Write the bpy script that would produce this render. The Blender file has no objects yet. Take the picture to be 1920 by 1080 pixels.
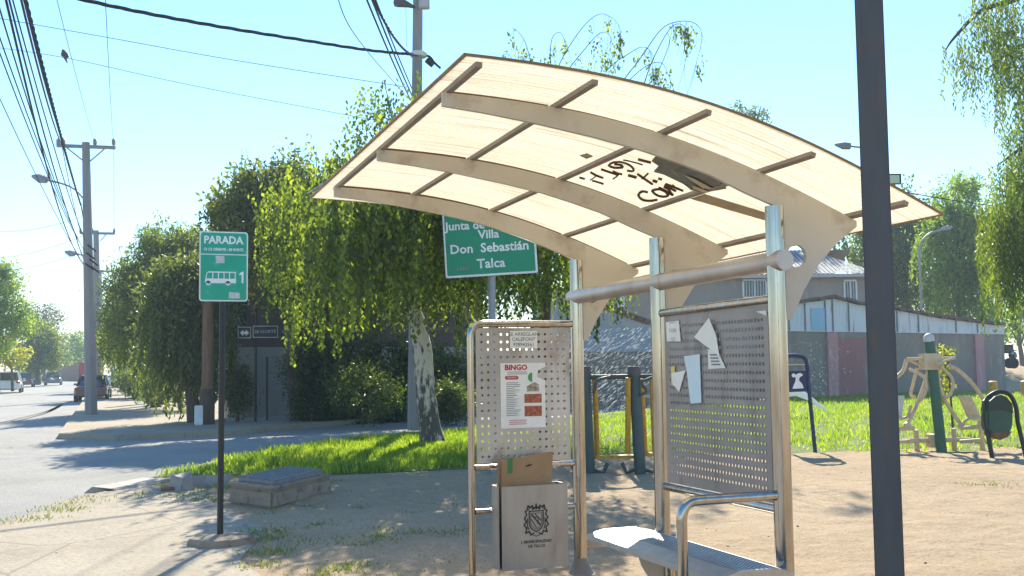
import bpy, bmesh, math, random
import numpy as np
from mathutils import Vector, Matrix
random.seed(7); rng = np.random.default_rng(11)
S = bpy.context.scene; COL = S.collection

# ------------------------------------------------------------------ camera, sky, sun, exposure
F = 2000.0; YAW = math.atan(760/2000); PITCH = math.atan(142/2000); ROLL = 0.0122; CH = 1.6
Rm = Matrix.Rotation(-YAW, 3, 'Z') @ Matrix.Rotation(math.pi/2+PITCH, 3, 'X') @ Matrix.Rotation(-ROLL, 3, 'Z')
cam = bpy.data.objects.new('camera', bpy.data.cameras.new('camera')); COL.objects.link(cam)
cam.matrix_world = Matrix.Translation((0, 0, CH)) @ Rm.to_4x4()
cam.data.sensor_width = 36; cam.data.lens = 36*F/1920; cam.data.clip_end = 4000; cam.data.clip_start = .05
S.camera = cam
SUN_EL = math.radians(35.5); SUN_AZ = math.radians(22.5)      # azimuth from +Y towards +X
w = bpy.data.worlds.new('World'); S.world = w; w.use_nodes = True
nt = w.node_tree; bg = nt.nodes['Background']
sky = nt.nodes.new('ShaderNodeTexSky'); sky.sky_type = 'NISHITA'; sky.sun_disc = False
sky.sun_elevation = SUN_EL; sky.sun_rotation = SUN_AZ; sky.air_density = 1.5; sky.dust_density = 0; sky.ozone_density = 10
nt.links.new(sky.outputs[0], bg.inputs[0]); bg.inputs[1].default_value = 0.08
sl = bpy.data.lights.new('sun', 'SUN'); sl.energy = 3.7; sl.angle = math.radians(.5); sl.color = (1, .91, .74)
so = bpy.data.objects.new('sun', sl); COL.objects.link(so)
sdir = Vector((math.sin(SUN_AZ)*math.cos(SUN_EL), math.cos(SUN_AZ)*math.cos(SUN_EL), math.sin(SUN_EL)))
so.rotation_euler = sdir.to_track_quat('Z', 'Y').to_euler(); so.location = sdir*60
S.view_settings.view_transform = 'Standard'; S.view_settings.look = 'None'
S.view_settings.exposure = 1.7; S.view_settings.gamma = 1
S.cycles.max_bounces = 8; S.cycles.transparent_max_bounces = 8

# ------------------------------------------------------------------ helpers
FWD = Vector((math.sin(YAW), math.cos(YAW), 0)); RGT = Vector((math.cos(YAW), -math.sin(YAW), 0))
def ray(x, y): return Rm @ Vector(((x-960)/F, (540-y)/F, -1))
def at(x, y, z=0.0):
    d = ray(x, y); return Vector((0, 0, CH)) + d*((z-CH)/d.z)
def P(x, y, D): return Vector((0, 0, CH)) + ray(x, y)*D     # a place D metres ahead
def G(x, D, z=0.0):
    v = FWD*D + RGT*((x-960)/F*D); v.z = z; return v
def tag(o, label=None, cat=None, group=None, kind=None):
    if label: o['label'] = label
    if cat: o['category'] = cat
    if group: o['group'] = group
    if kind: o['kind'] = kind
    return o
def thing(name, label, cat, loc=(0, 0, 0), group=None, rz=0):
    o = bpy.data.objects.new(name, None); COL.objects.link(o); o.location = loc; o.rotation_euler = (0, 0, rz)
    o.empty_display_size = .2
    return tag(o, label, cat, group)
def origin(o):
    v = Vector((0, 0, 0))
    while o is not None: v = v + Vector(o.location); o = o.parent
    return v
def link_mesh(name, me, m, parent=None):
    o = bpy.data.objects.new(name, me); COL.objects.link(o)
    if m is not None: me.materials.clear(); me.materials.append(m)
    if parent is not None: o.parent = parent
    return o
def frame(d):
    d = Vector(d).normalized(); a = Vector((0, 0, 1)) if abs(d.z) < .95 else Vector((1, 0, 0))
    u = d.cross(a).normalized(); return u, u.cross(d).normalized()
class MB:
    def __init__(s): s.v = []; s.f = []
    def box(s, c, size, rz=0, M=None):
        c = Vector(c); n = len(s.v); h = [x/2 for x in size]
        R = Matrix.Rotation(rz, 3, 'Z') if M is None else M
        for x in (-1, 1):
            for y in (-1, 1):
                for z in (-1, 1): s.v.append(c + R @ Vector((x*h[0], y*h[1], z*h[2])))
        for f in ((0, 1, 3, 2), (4, 6, 7, 5), (0, 4, 5, 1), (2, 3, 7, 6), (0, 2, 6, 4), (1, 5, 7, 3)): s.f.append([n+i for i in f])
        return s
    def tube(s, pts, r, n=10, cap=True):
        pts = [Vector(p) for p in pts]; r = r if isinstance(r, (list, tuple)) else [r]*len(pts)
        k0 = len(s.v); u = None
        for i, p in enumerate(pts):
            d = (pts[min(i+1, len(pts)-1)] - pts[max(i-1, 0)])
            if d.length < 1e-9: d = Vector((0, 0, 1))
            d.normalize()
            if u is None: u, _ = frame(d)
            u = (u - d*u.dot(d)).normalized(); v = d.cross(u)
            for k in range(n):
                a = 2*math.pi*k/n; s.v.append(p + (u*math.cos(a) + v*math.sin(a))*r[i])
        for i in range(len(pts)-1):
            for k in range(n):
                a = k0+i*n; b = a+n; s.f.append([a+k, a+(k+1) % n, b+(k+1) % n, b+k])
        if cap: s.f.append([k0+k for k in range(n)][::-1]); s.f.append([k0+(len(pts)-1)*n+k for k in range(n)])
        return s
    def poly(s, pts, t):                         # planar outline in 3D given thickness vector t
        n = len(pts); k = len(s.v); t = Vector(t)
        s.v += [Vector(p) for p in pts] + [Vector(p)+t for p in pts]
        s.f.append(list(range(k, k+n))); s.f.append(list(range(k+n, k+2*n))[::-1])
        for i in range(n): s.f.append([k+i, k+n+i, k+n+(i+1) % n, k+(i+1) % n])
        return s
    def quad(s, *p):
        k = len(s.v); s.v += [Vector(x) for x in p]; s.f.append(list(range(k, k+len(p)))); return s
    def lathe(s, c, prof, n=16, axis=(0, 0, 1)):
        c = Vector(c); ax = Vector(axis).normalized(); u, v = frame(ax); k0 = len(s.v)
        for r, z in prof:
            for k in range(n):
                a = 2*math.pi*k/n; s.v.append(c + ax*z + (u*math.cos(a)+v*math.sin(a))*r)
        for i in range(len(prof)-1):
            for k in range(n):
                a = k0+i*n; b = a+n; s.f.append([a+k, a+(k+1) % n, b+(k+1) % n, b+k])
        s.f.append([k0+k for k in range(n)][::-1]); s.f.append([k0+(len(prof)-1)*n+k for k in range(n)])
        return s
    def build(s, name, m, parent=None, smooth=False, bevel=0, local=False):
        o0 = Vector((0, 0, 0)) if (local or parent is None) else origin(parent)
        me = bpy.data.meshes.new(name); me.from_pydata([tuple(v-o0) for v in s.v], [], s.f); me.update()
        bm = bmesh.new(); bm.from_mesh(me); bmesh.ops.recalc_face_normals(bm, faces=bm.faces)
        if bevel: bmesh.ops.bevel(bm, geom=bm.edges[:], offset=bevel, segments=2, affect='EDGES', clamp_overlap=True)
        bm.to_mesh(me); bm.free()
        if smooth:
            for p in me.polygons: p.use_smooth = True
            try: me.set_sharp_from_angle(angle=math.radians(40))
            except Exception: pass
        return link_mesh(name, me, m, parent)
def arcpts(p0, p1, p2, n=6):                      # quadratic bend
    p0, p1, p2 = Vector(p0), Vector(p1), Vector(p2)
    return [p0*(1-t)**2 + p1*2*t*(1-t) + p2*t*t for t in [i/n for i in range(n+1)]]
def spline(pts, n=6):                             # Catmull-Rom
    pts = [Vector(p) for p in pts]; q = [pts[0]*2-pts[1]] + pts + [pts[-1]*2-pts[-2]]; out = []
    for i in range(1, len(q)-2):
        a, b, c, d = q[i-1:i+3]
        for k in range(n):
            t = k/n; out.append(.5*((2*b)+(c-a)*t+(2*a-5*b+4*c-d)*t*t+(3*b-a-3*c+d)*t**3))
    return out+[pts[-1]]

# ------------------------------------------------------------------ materials
def nodes(name):
    m = bpy.data.materials.new(name); m.use_nodes = True; t = m.node_tree
    return m, t, t.nodes['Principled BSDF'], t.nodes['Material Output']
def mixcol(t, fac, a, b):
    x = t.nodes.new('ShaderNodeMix'); x.data_type = 'RGBA'
    if isinstance(fac, float): x.inputs[0].default_value = fac
    else: t.links.new(fac, x.inputs[0])
    for i, c in ((6, a), (7, b)):
        if isinstance(c, tuple): x.inputs[i].default_value = (*c, 1)
        else: t.links.new(c, x.inputs[i])
    return x.outputs[2]
def noise(t, scale, detail=5, stretch=(1, 1, 1), rough=.6, lo=.35, hi=.65, coord='Object'):
    c = t.nodes.new('ShaderNodeTexCoord'); mp = t.nodes.new('ShaderNodeMapping'); mp.inputs['Scale'].default_value = stretch
    t.links.new(c.outputs[coord], mp.inputs[0])
    n = t.nodes.new('ShaderNodeTexNoise'); n.inputs['Scale'].default_value = scale; n.inputs['Detail'].default_value = detail; n.inputs['Roughness'].default_value = rough
    t.links.new(mp.outputs[0], n.inputs['Vector'])
    r = t.nodes.new('ShaderNodeMapRange'); r.inputs[1].default_value = lo; r.inputs[2].default_value = hi
    t.links.new(n.outputs['Fac'], r.inputs[0]); return r.outputs[0]
def bump(t, b, h, strength=.4, dist=.02):
    k = t.nodes.new('ShaderNodeBump'); k.inputs['Strength'].default_value = strength; k.inputs['Distance'].default_value = dist
    t.links.new(h, k.inputs['Height']); t.links.new(k.outputs[0], b.inputs['Normal'])
def mat(name, c1, c2=None, rough=.7, metal=0, scale=4, stretch=(1, 1, 1), bmp=0, bscale=30, c3=None, s3=18, spec=.4):
    m, t, b, o = nodes(name)
    b.inputs['Roughness'].default_value = rough; b.inputs['Metallic'].default_value = metal; b.inputs['Specular IOR Level'].default_value = spec
    if c2 is None: c2 = tuple(x*.82 for x in c1)
    c = mixcol(t, noise(t, scale, stretch=stretch), c1, c2)
    if c3 is not None: c = mixcol(t, noise(t, s3, stretch=stretch, lo=.55, hi=.72), c, c3)
    t.links.new(c, b.inputs['Base Color'])
    if bmp: bump(t, b, noise(t, bscale, stretch=stretch, lo=0, hi=1), bmp)
    return m
def leafmat(name, c1, c2, c3, tr=.5):
    m, t, b, o = nodes(name)
    a = t.nodes.new('ShaderNodeAttribute'); a.attribute_name = 'tint'
    r = t.nodes.new('ShaderNodeValToRGB'); e = r.color_ramp.elements
    e[0].color = (*c1, 1); e[1].color = (*c3, 1); x = e.new(.55); x.color = (*c2, 1)
    t.links.new(a.outputs['Fac'], r.inputs[0]); t.links.new(r.outputs[0], b.inputs['Base Color'])
    b.inputs['Roughness'].default_value = .45; b.inputs['Specular IOR Level'].default_value = .35
    tl = t.nodes.new('ShaderNodeBsdfTranslucent')
    g = t.nodes.new('ShaderNodeMix'); g.data_type = 'RGBA'; g.blend_type = 'MULTIPLY'; g.inputs[0].default_value = 1
    t.links.new(r.outputs[0], g.inputs[6]); g.inputs[7].default_value = (2.1, 2.2, .75, 1); t.links.new(g.outputs[2], tl.inputs[0])
    mx = t.nodes.new('ShaderNodeMixShader'); mx.inputs[0].default_value = tr
    t.links.new(b.outputs[0], mx.inputs[1]); t.links.new(tl.outputs[0], mx.inputs[2]); t.links.new(mx.outputs[0], o.inputs[0])
    return m
M = {}
M['steel'] = mat('stainless_steel', (.5, .46, .41), (.36, .33, .3), rough=.13, metal=1, scale=30, stretch=(1, 1, .1), bmp=.03, bscale=60)
M['brushed'] = mat('brushed_plate', (.56, .5, .46), (.42, .37, .34), rough=.42, metal=.75, scale=3, stretch=(1, 1, .5), bmp=.05, bscale=20, c3=(.36, .28, .23), s3=5)
M['panel'] = mat('panel_grey', (.36, .32, .3), (.28, .25, .235), rough=.5, metal=.45, scale=3, stretch=(1, 1, .5), bmp=.05, c3=(.22, .18, .16), s3=5)
M['seatsteel'] = mat('seat_steel', (.42, .44, .45), (.34, .36, .37), rough=.45, metal=.7, scale=8)
M['rib'] = mat('beige_paint', (.52, .47, .4), (.45, .4, .335), rough=.55, scale=2, c3=(.38, .31, .25), s3=5)
M['purlin'] = mat('brown_steel', (.27, .225, .19), (.2, .165, .14), rough=.6)
M['dark'] = mat('dark_grey_paint', (.075, .07, .07), (.095, .087, .084), rough=.5, scale=5, stretch=(2, 2, .5), c3=(.13, .085, .06), s3=14, bmp=.08)
M['black'] = mat('black_paint', (.02, .02, .022), rough=.5)
M['white'] = mat('white_paint', (.8, .8, .78), (.7, .7, .68), rough=.6)
M['paper'] = mat('paper', (.78, .77, .74), (.7, .69, .66), rough=.8, scale=6)
M['paperblue'] = mat('paper_blue', (.62, .74, .8), (.55, .68, .75), rough=.8)
M['yellowpaper'] = mat('paper_yellow', (.75, .6, .2), rough=.8)
M['grayprint'] = mat('grey_print', (.22, .23, .23), rough=.8)
M['lightprint'] = mat('light_print', (.45, .45, .43), rough=.8)
M['red'] = mat('red_print', (.5, .04, .06), rough=.6)
M['pink'] = mat('pink_print', (.6, .2, .25), rough=.6)
M['redbrown'] = mat('photo_print', (.25, .05, .03), (.45, .16, .08), rough=.6, scale=40, c3=(.1, .05, .03), s3=60)
M['greenprint'] = mat('green_print', (.06, .3, .1), rough=.6)
M['signgreen'] = mat('sign_green', (.0, .34, .2), (.01, .38, .24), rough=.35, scale=5, c3=(.07, .43, .31), s3=9)
M['signgreen2'] = mat('sign_green_dull', (.005, .28, .14), (.01, .24, .12), rough=.4, scale=4)
M['signwhite'] = mat('sign_white', (.85, .87, .85), rough=.4)
M['sticker'] = mat('worn_sticker', (.6, .62, .62), (.45, .5, .5), rough=.8, scale=30)
M['signnavy'] = mat('sign_navy', (.012, .016, .03), rough=.5)
M['concrete'] = mat('concrete', (.42, .38, .33), (.32, .29, .26), rough=.9, scale=3, bmp=.3, bscale=25, c3=(.25, .22, .19), s3=9)
M['oldconc'] = mat('weathered_concrete', (.34, .265, .19), (.25, .195, .14), rough=.95, scale=3, bmp=.8, bscale=18, c3=(.13, .1, .08), s3=6)
M['poleconc'] = mat('pole_concrete', (.3, .29, .28), (.24, .235, .23), rough=.9, scale=2, stretch=(3, 3, .5), bmp=.1)
M['wire'] = mat('wire_black', (.02, .022, .03), rough=.7)
M['insul'] = mat('insulator', (.3, .3, .3), rough=.4)
M['galv'] = mat('galvanised', (.3, .32, .34), rough=.5, metal=.4)
M['bluelid'] = mat('lid_bluegrey', (.24, .235, .23), (.17, .17, .17), rough=.7, scale=12)
M['cardboard'] = mat('cardboard', (.36, .23, .12), (.3, .19, .1), rough=.9, scale=5)
M['tape'] = mat('green_tape', (.05, .2, .06), rough=.5)
M['stencil'] = mat('stencil_black', (.03, .03, .035), (.08, .075, .07), rough=.8, scale=60)
M['spray'] = mat('spray_paint', (.05, .016, .008), (.14, .05, .022), rough=.8, scale=30)
M['torngrey'] = mat('grey_plastic', (.13, .14, .135), (.24, .235, .2), rough=.8, scale=14, c3=(.05, .06, .045), s3=14)
M['bin'] = mat('bin_steel', (.42, .375, .33), (.33, .29, .255), rough=.5, metal=.5, scale=3, stretch=(2, 2, .4), bmp=.05, bscale=12, c3=(.3, .25, .22), s3=5)
M['gymgreen'] = mat('gym_green', (.03, .11, .07), (.045, .13, .085), rough=.5)
M['gymgrey'] = mat('gym_greengrey', (.06, .09, .08), (.05, .075, .07), rough=.5)
M['gymcream'] = mat('gym_cream', (.62, .5, .32), (.5, .39, .24), rough=.5, c3=(.35, .2, .1), s3=14)
M['gymyellow'] = mat('gym_yellow', (.6, .32, .03), (.5, .25, .02), rough=.5, c3=(.25, .12, .04), s3=14)
M['gymwhite'] = mat('gym_white', (.6, .58, .55), rough=.5)
M['bingreen'] = mat('bin_green', (.018, .07, .05), (.022, .09, .062), rough=.4)
M['hood'] = mat('hood_green', (.012, .04, .03), rough=.4)
M['rust'] = mat('rust', (.22, .1, .05), (.13, .06, .035), rough=.9, scale=12)
M['navy'] = mat('navy_paint', (.015, .025, .09), rough=.4)
M['tyre'] = mat('tyre', (.015, .015, .015), rough=.9)
M['rim'] = mat('rim', (.4, .4, .42), rough=.3, metal=.8)
M['glass'] = mat('car_glass', (.03, .04, .045), rough=.05, spec=.8)
M['tail'] = mat('tail_red', (.45, .02, .02), rough=.2)
M['plate'] = mat('plate', (.75, .75, .7), rough=.5)
M['birdc'] = mat('bird_grey', (.06, .06, .07), rough=.8)
def paint(name, c):
    m = mat(name, c, tuple(x*.95 for x in c), rough=.25, spec=.6); m.node_tree.nodes['Principled BSDF'].inputs['Coat Weight'].default_value = .6; return m
# dirt, road, pavement, lawn
def ground_mat(name, c1, c2, c3, s1=.35, s2=6, bmp=.5, cracks=False, tracks=False):
    m, t, b, o = nodes(name); b.inputs['Roughness'].default_value = .95; b.inputs['Specular IOR Level'].default_value = .2
    c = mixcol(t, noise(t, s1, 8), c1, c2)
    c = mixcol(t, noise(t, s2, 8, lo=.5, hi=.8), c, c3)
    c = mixcol(t, noise(t, 38, 8, lo=.48, hi=.8), c, tuple(x*.55 for x in c2))
    h = noise(t, 9, 12, lo=0, hi=1, rough=.75)
    if cracks:
        co = t.nodes.new('ShaderNodeTexCoord'); br = t.nodes.new('ShaderNodeTexBrick'); br.inputs['Scale'].default_value = 1
        br.inputs['Mortar Size'].default_value = .0; br.inputs['Brick Width'].default_value = 1.9; br.inputs['Row Height'].default_value = 1.25; br.offset = 0
        br.inputs['Color1'].default_value = br.inputs['Color2'].default_value = (1, 1, 1, 1); br.inputs['Mortar'].default_value = (0, 0, 0, 1)
        t.links.new(co.outputs['Object'], br.inputs['Vector'])
        vo = t.nodes.new('ShaderNodeTexVoronoi'); vo.feature = 'DISTANCE_TO_EDGE'; vo.inputs['Scale'].default_value = .45
        t.links.new(co.outputs['Object'], vo.inputs['Vector'])
        mr = t.nodes.new('ShaderNodeMapRange'); mr.inputs[1].default_value = .0; mr.inputs[2].default_value = .008; t.links.new(vo.outputs['Distance'], mr.inputs[0])
        mn = t.nodes.new('ShaderNodeMath'); mn.operation = 'MINIMUM'; t.links.new(br.outputs[0], mn.inputs[0]); t.links.new(mr.outputs[0], mn.inputs[1])
        c = mixcol(t, mn.outputs[0], tuple(x*.7 for x in c2), c)
    t.links.new(c, b.inputs['Base Color']); bump(t, b, h, bmp, .05)
    return m
M['dirt'] = ground_mat('dry_dirt', (.48, .36, .228), (.39, .285, .175), (.52, .405, .27), bmp=1.0)
M['road'] = ground_mat('worn_asphalt', (.36, .355, .335), (.3, .295, .275), (.4, .36, .3), s1=.5, s2=3, bmp=.8)
M['tyremark'] = mat('tyre_mark', (.3, .295, .28), (.26, .255, .245), rough=.9, scale=2)
M['pave'] = ground_mat('old_concrete_paving', (.42, .37, .29), (.34, .295, .225), (.44, .35, .24), s1=.9, cracks=True, bmp=.6)
M['soil'] = ground_mat('far_ground', (.32, .26, .18), (.26, .21, .14), (.36, .3, .2))
M['lawn'] = ground_mat('lawn_soil', (.1, .16, .035), (.14, .18, .05), (.2, .17, .09), s1=1.5)
M['grass'] = leafmat('grass_blades', (.135, .2, .03), (.19, .265, .035), (.31, .31, .08), .5)
M['drygrass'] = leafmat('dry_grass', (.13, .17, .05), (.22, .21, .09), (.1, .17, .04), .3)
M['pepperleaf'] = leafmat('pepper_leaf', (.075, .1, .04), (.11, .14, .05), (.19, .22, .075), .42)
M['birchleaf'] = leafmat('birch_leaf', (.055, .078, .022), (.09, .125, .028), (.23, .27, .04), .5)
M['olive'] = leafmat('olive_leaf', (.062, .08, .03), (.09, .112, .036), (.17, .19, .055), .43)
M['darkleaf'] = leafmat('dark_leaf', (.04, .062, .02), (.06, .09, .026), (.12, .15, .035), .42)
M['midleaf'] = leafmat('mid_leaf', (.06, .09, .026), (.095, .135, .03), (.19, .22, .04), .45)
M['brightleaf'] = leafmat('bright_leaf', (.08, .14, .02), (.13, .2, .03), (.22, .27, .05), .5)
M['willow'] = leafmat('willow_leaf', (.05, .085, .02), (.085, .125, .025), (.18, .21, .04), .47)
M['grayleaf'] = leafmat('grey_leaf', (.07, .07, .05), (.1, .1, .07), (.14, .13, .09), .3)
M['yellowleaf'] = leafmat('yellow_leaf', (.17, .19, .02), (.24, .24, .03), (.32, .3, .05), .5)
M['trunk'] = mat('bark', (.13, .1, .075), (.08, .06, .045), rough=.95, scale=6, stretch=(3, 3, .6), bmp=.6, bscale=12)
def birch_bark():
    m, t, b, o = nodes('birch_bark'); b.inputs['Roughness'].default_value = .85
    c = t.nodes.new('ShaderNodeTexCoord'); sp = t.nodes.new('ShaderNodeSeparateXYZ'); t.links.new(c.outputs['Object'], sp.inputs[0])
    mr = t.nodes.new('ShaderNodeMapRange'); mr.inputs[1].default_value = .6; mr.inputs[2].default_value = 3.0; mr.inputs[3].default_value = -.06; mr.inputs[4].default_value = .3
    t.links.new(sp.outputs[2], mr.inputs[0])
    n = noise(t, 7, 6, stretch=(1.6, 1.6, .55), lo=.0, hi=1)
    ad = t.nodes.new('ShaderNodeMath'); ad.operation = 'ADD'; t.links.new(n, ad.inputs[0]); t.links.new(mr.outputs[0], ad.inputs[1])
    r = t.nodes.new('ShaderNodeMapRange'); r.inputs[1].default_value = .48; r.inputs[2].default_value = .6; t.links.new(ad.outputs[0], r.inputs[0])
    col = mixcol(t, r.outputs[0], (.1, .085, .07), (.62, .56, .49)); t.links.new(col, b.inputs['Base Color'])
    bump(t, b, n, .6, .05); return m
M['birchbark'] = birch_bark()
def roof_sheet_mat():
    m, t, b, o = nodes('ribbed_polycarbonate')
    c = mixcol(t, noise(t, 3.2, 6, stretch=(.35, 5, .35), lo=.42, hi=.8), (.92, .9, .8), (.82, .78, .65))
    c = mixcol(t, noise(t, 6, 8, stretch=(.2, 9, .2), lo=.57, hi=.74), c, (.46, .33, .2))
    c = mixcol(t, noise(t, 55, 4, lo=.48, hi=.8), c, (.7, .62, .48))
    co = t.nodes.new('ShaderNodeTexCoord'); wv = t.nodes.new('ShaderNodeTexWave'); wv.bands_direction = 'Y'; wv.inputs['Scale'].default_value = 7.5; wv.inputs['Distortion'].default_value = .25
    t.links.new(co.outputs['Object'], wv.inputs['Vector'])
    mr = t.nodes.new('ShaderNodeMapRange'); mr.inputs[1].default_value = .75; mr.inputs[2].default_value = 1; mr.inputs[4].default_value = .42; t.links.new(wv.outputs['Fac'], mr.inputs[0])
    c = mixcol(t, mr.outputs[0], c, (.6, .5, .36))
    t.links.new(c, b.inputs['Base Color']); b.inputs['Roughness'].default_value = .5
    tl = t.nodes.new('ShaderNodeBsdfTranslucent'); t.links.new(c, tl.inputs[0])
    mx = t.nodes.new('ShaderNodeMixShader'); mx.inputs[0].default_value = .72
    t.links.new(b.outputs[0], mx.inputs[1]); t.links.new(tl.outputs[0], mx.inputs[2]); t.links.new(mx.outputs[0], o.inputs[0])
    bump(t, b, noise(t, 30, 2, stretch=(.05, 3, .05), lo=0, hi=1), .2)
    return m
M['roofsheet'] = roof_sheet_mat()
def water_mat():
    m, t, b, o = nodes('water_drops'); b.inputs['Base Color'].default_value = (.7, .72, .75, 1); b.inputs['Roughness'].default_value = .2
    tl = t.nodes.new('ShaderNodeBsdfTranslucent'); tl.inputs[0].default_value = (.7, .73, .77, 1)
    mx = t.nodes.new('ShaderNodeMixShader'); mx.inputs[0].default_value = .5
    t.links.new(b.outputs[0], mx.inputs[1]); t.links.new(tl.outputs[0], mx.inputs[2]); t.links.new(mx.outputs[0], o.inputs[0]); return m
M['water'] = water_mat()
def wall_mat(name, c1, c2, c3, scale=1.2, stretch=(1, 1, .4)):
    return mat(name, c1, c2, rough=.9, scale=scale, stretch=stretch, bmp=.25, bscale=8, c3=c3, s3=2.5)
M['shedwall'] = wall_mat('rendered_wall', (.25, .22, .185), (.195, .172, .148), (.3, .27, .235))
M['shedpink'] = wall_mat('pink_render', (.45, .25, .25), (.38, .2, .2), (.5, .33, .32))
M['pinkbrick'] = wall_mat('pink_infill', (.33, .15, .15), (.28, .125, .125), (.38, .2, .19))
M['bluemetal'] = mat('blue_metal_cladding', (.5, .56, .6), (.56, .6, .62), rough=.5, scale=1.2, stretch=(2, 2, .3), c3=(.25, .27, .27), s3=3)
M['tile'] = mat('roof_tile', (.16, .1, .08), (.1, .07, .06), rough=.9, scale=6)
M['house'] = wall_mat('house_render', (.36, .295, .24), (.31, .255, .21), (.4, .34, .28))
M['housemetal'] = mat('corrugated_roof', (.22, .225, .23), (.17, .175, .18), rough=.6, metal=.2, scale=3)
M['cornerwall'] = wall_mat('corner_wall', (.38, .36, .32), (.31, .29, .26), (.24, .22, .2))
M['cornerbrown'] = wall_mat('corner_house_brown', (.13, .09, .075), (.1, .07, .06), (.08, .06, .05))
M['woodpost'] = mat('wood_post', (.24, .15, .09), (.17, .1, .06), rough=.9, scale=5, stretch=(3, 3, .3))

# ------------------------------------------------------------------ foliage
def leaf_mesh(name, C, A, L, W, m, parent, kind=None, tint=None):
    C = np.asarray(C, float); N = len(C); A = np.asarray(A, float); A = A/np.linalg.norm(A, axis=1, keepdims=True)
    L = np.broadcast_to(L, N)[:, None]; W = np.broadcast_to(W, N)[:, None]
    R = rng.normal(size=(N, 3)); Sv = np.cross(A, R); Sv /= np.linalg.norm(Sv, axis=1, keepdims=True)+1e-9
    o0 = np.array(origin(parent)) if parent is not None else np.zeros(3)
    V = np.empty((N, 4, 3)); V[:, 0] = C-A*L/2; V[:, 1] = C-A*L*.08+Sv*W/2; V[:, 2] = C+A*L/2; V[:, 3] = C-A*L*.08-Sv*W/2
    V = V.reshape(-1, 3)-o0
    me = bpy.data.meshes.new(name); me.vertices.add(4*N); me.vertices.foreach_set('co', V.ravel().astype(np.float32))
    me.loops.add(4*N); me.loops.foreach_set('vertex_index', np.arange(4*N, dtype=np.int32))
    me.polygons.add(N); me.polygons.foreach_set('loop_start', np.arange(0, 4*N, 4, dtype=np.int32)); me.polygons.foreach_set('loop_total', np.full(N, 4, dtype=np.int32))
    at_ = me.attributes.new('tint', 'FLOAT', 'FACE')
    tv = rng.random(N) if tint is None else np.clip(tint+rng.normal(0, .18, N), 0, 1)
    at_.data.foreach_set('value', tv.astype(np.float32))
    me.update(); me.validate()
    o = link_mesh(name, me, m, parent)
    if kind: o['kind'] = kind
    return o
def shell(c, r, n, lo=.55, top=None):
    """points in an ellipsoid, biased outwards"""
    d = rng.normal(size=(n, 3)); d /= np.linalg.norm(d, axis=1, keepdims=True)
    k = (lo**3+(1-lo**3)*rng.random(n))**(1/3)
    return np.array(c)+d*k[:, None]*np.array(r), d
def clumps(blobs, nclump, per, csize):
    """leaf centres: clumps scattered over several ellipsoids"""
    C = []; tint = []
    tot = sum(b[1][0]*b[1][1]*b[1][2] for b in blobs)
    for c, r in blobs:
        n = max(4, int(nclump*(r[0]*r[1]*r[2])/tot)); cc, d = shell(c, r, n, .35)
        for q in cc:
            k = rng.integers(int(per*.5), int(per*1.4)); C.append(q+rng.normal(size=(k, 3))*csize*rng.uniform(.5, 1.25)); tint.append(np.full(k, rng.random()))
    return np.concatenate(C), np.concatenate(tint)
def strand_pts(starts, lengths, spacing, drift=.12, wob=.03):
    C = []; A = []; T = []
    for s, l in zip(starts, lengths):
        n = max(3, int(l/spacing)); t = (np.arange(n)+rng.random(n)*.6)/n
        a = rng.uniform(0, 6.28); dr = np.array([math.cos(a), math.sin(a), 0])*drift*l
        pz = s[2]-l*t; p = np.stack([s[0]+dr[0]*np.sin(t*2.2), s[1]+dr[1]*np.sin(t*2.2), pz], 1)
        p[:, :2] += rng.normal(size=(n, 2))*wob; C.append(p)
        ax = np.stack([rng.normal(size=n)*.55, rng.normal(size=n)*.55, -np.ones(n)], 1); A.append(ax); T.append(np.full(n, rng.random()))
    return np.concatenate(C), np.concatenate(A), np.concatenate(T)
def randaxes(n, down=.5):
    a = rng.normal(size=(n, 3)); a[:, 2] -= down; return a
def limbs(mb, base, tips, r, n=7, sag=.0):
    for t in tips:
        b = Vector(base); t = Vector(t); mid = (b+t)/2+Vector((0, 0, (t-b).length*.12))
        pts = arcpts(b, mid, t, 5); mb.tube(pts, [r*(1-.8*i/5) for i in range(6)], n)

# ================================================================== SETTING
def sheet(name, pts, z, m, bottom=None, kind='structure'):
    mb = MB()
    if bottom is None: mb.quad(*[(p[0], p[1], z) for p in pts])
    else: mb.poly([(p[0], p[1], z) for p in pts], (0, 0, bottom-z))
    o = mb.build(name, m); bm = bmesh.new(); bm.from_mesh(o.data); bmesh.ops.triangulate(bm, faces=[f for f in bm.faces if len(f.verts) > 4]); bm.to_mesh(o.data); bm.free()
    o['kind'] = kind; return o
RZ = -.14
sheet('ground', [(-1500, -300), (1500, -300), (1500, 2500), (-1500, 2500)], -.15, M['soil'])
sheet('road', [(-9.6, -60), (-.9, -60), (-.9, 600), (-9.6, 600)], RZ, M['road'])
CR = [(-1.2, 28.6), (-1.2, 12.0), (.2, 15.6), (2.2, 20.4), (4.9, 23.2), (8.2, 25.3), (16, 32.0), (40, 53), (40, 60), (14, 37.2), (7.5, 31.2), (3, 27.4)]
sheet('side_road', [(-1.3, 28.8), (-1.3, 11.0), (0.2, 15.0), (2.6, 20.0), (5.2, 22.6), (8.6, 24.8), (16.5, 31.4), (40.5, 52.4), (39.5, 60.6), (13.6, 37.8), (7.2, 31.8), (2.7, 28.0)], RZ+.004, M['road'])
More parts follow.
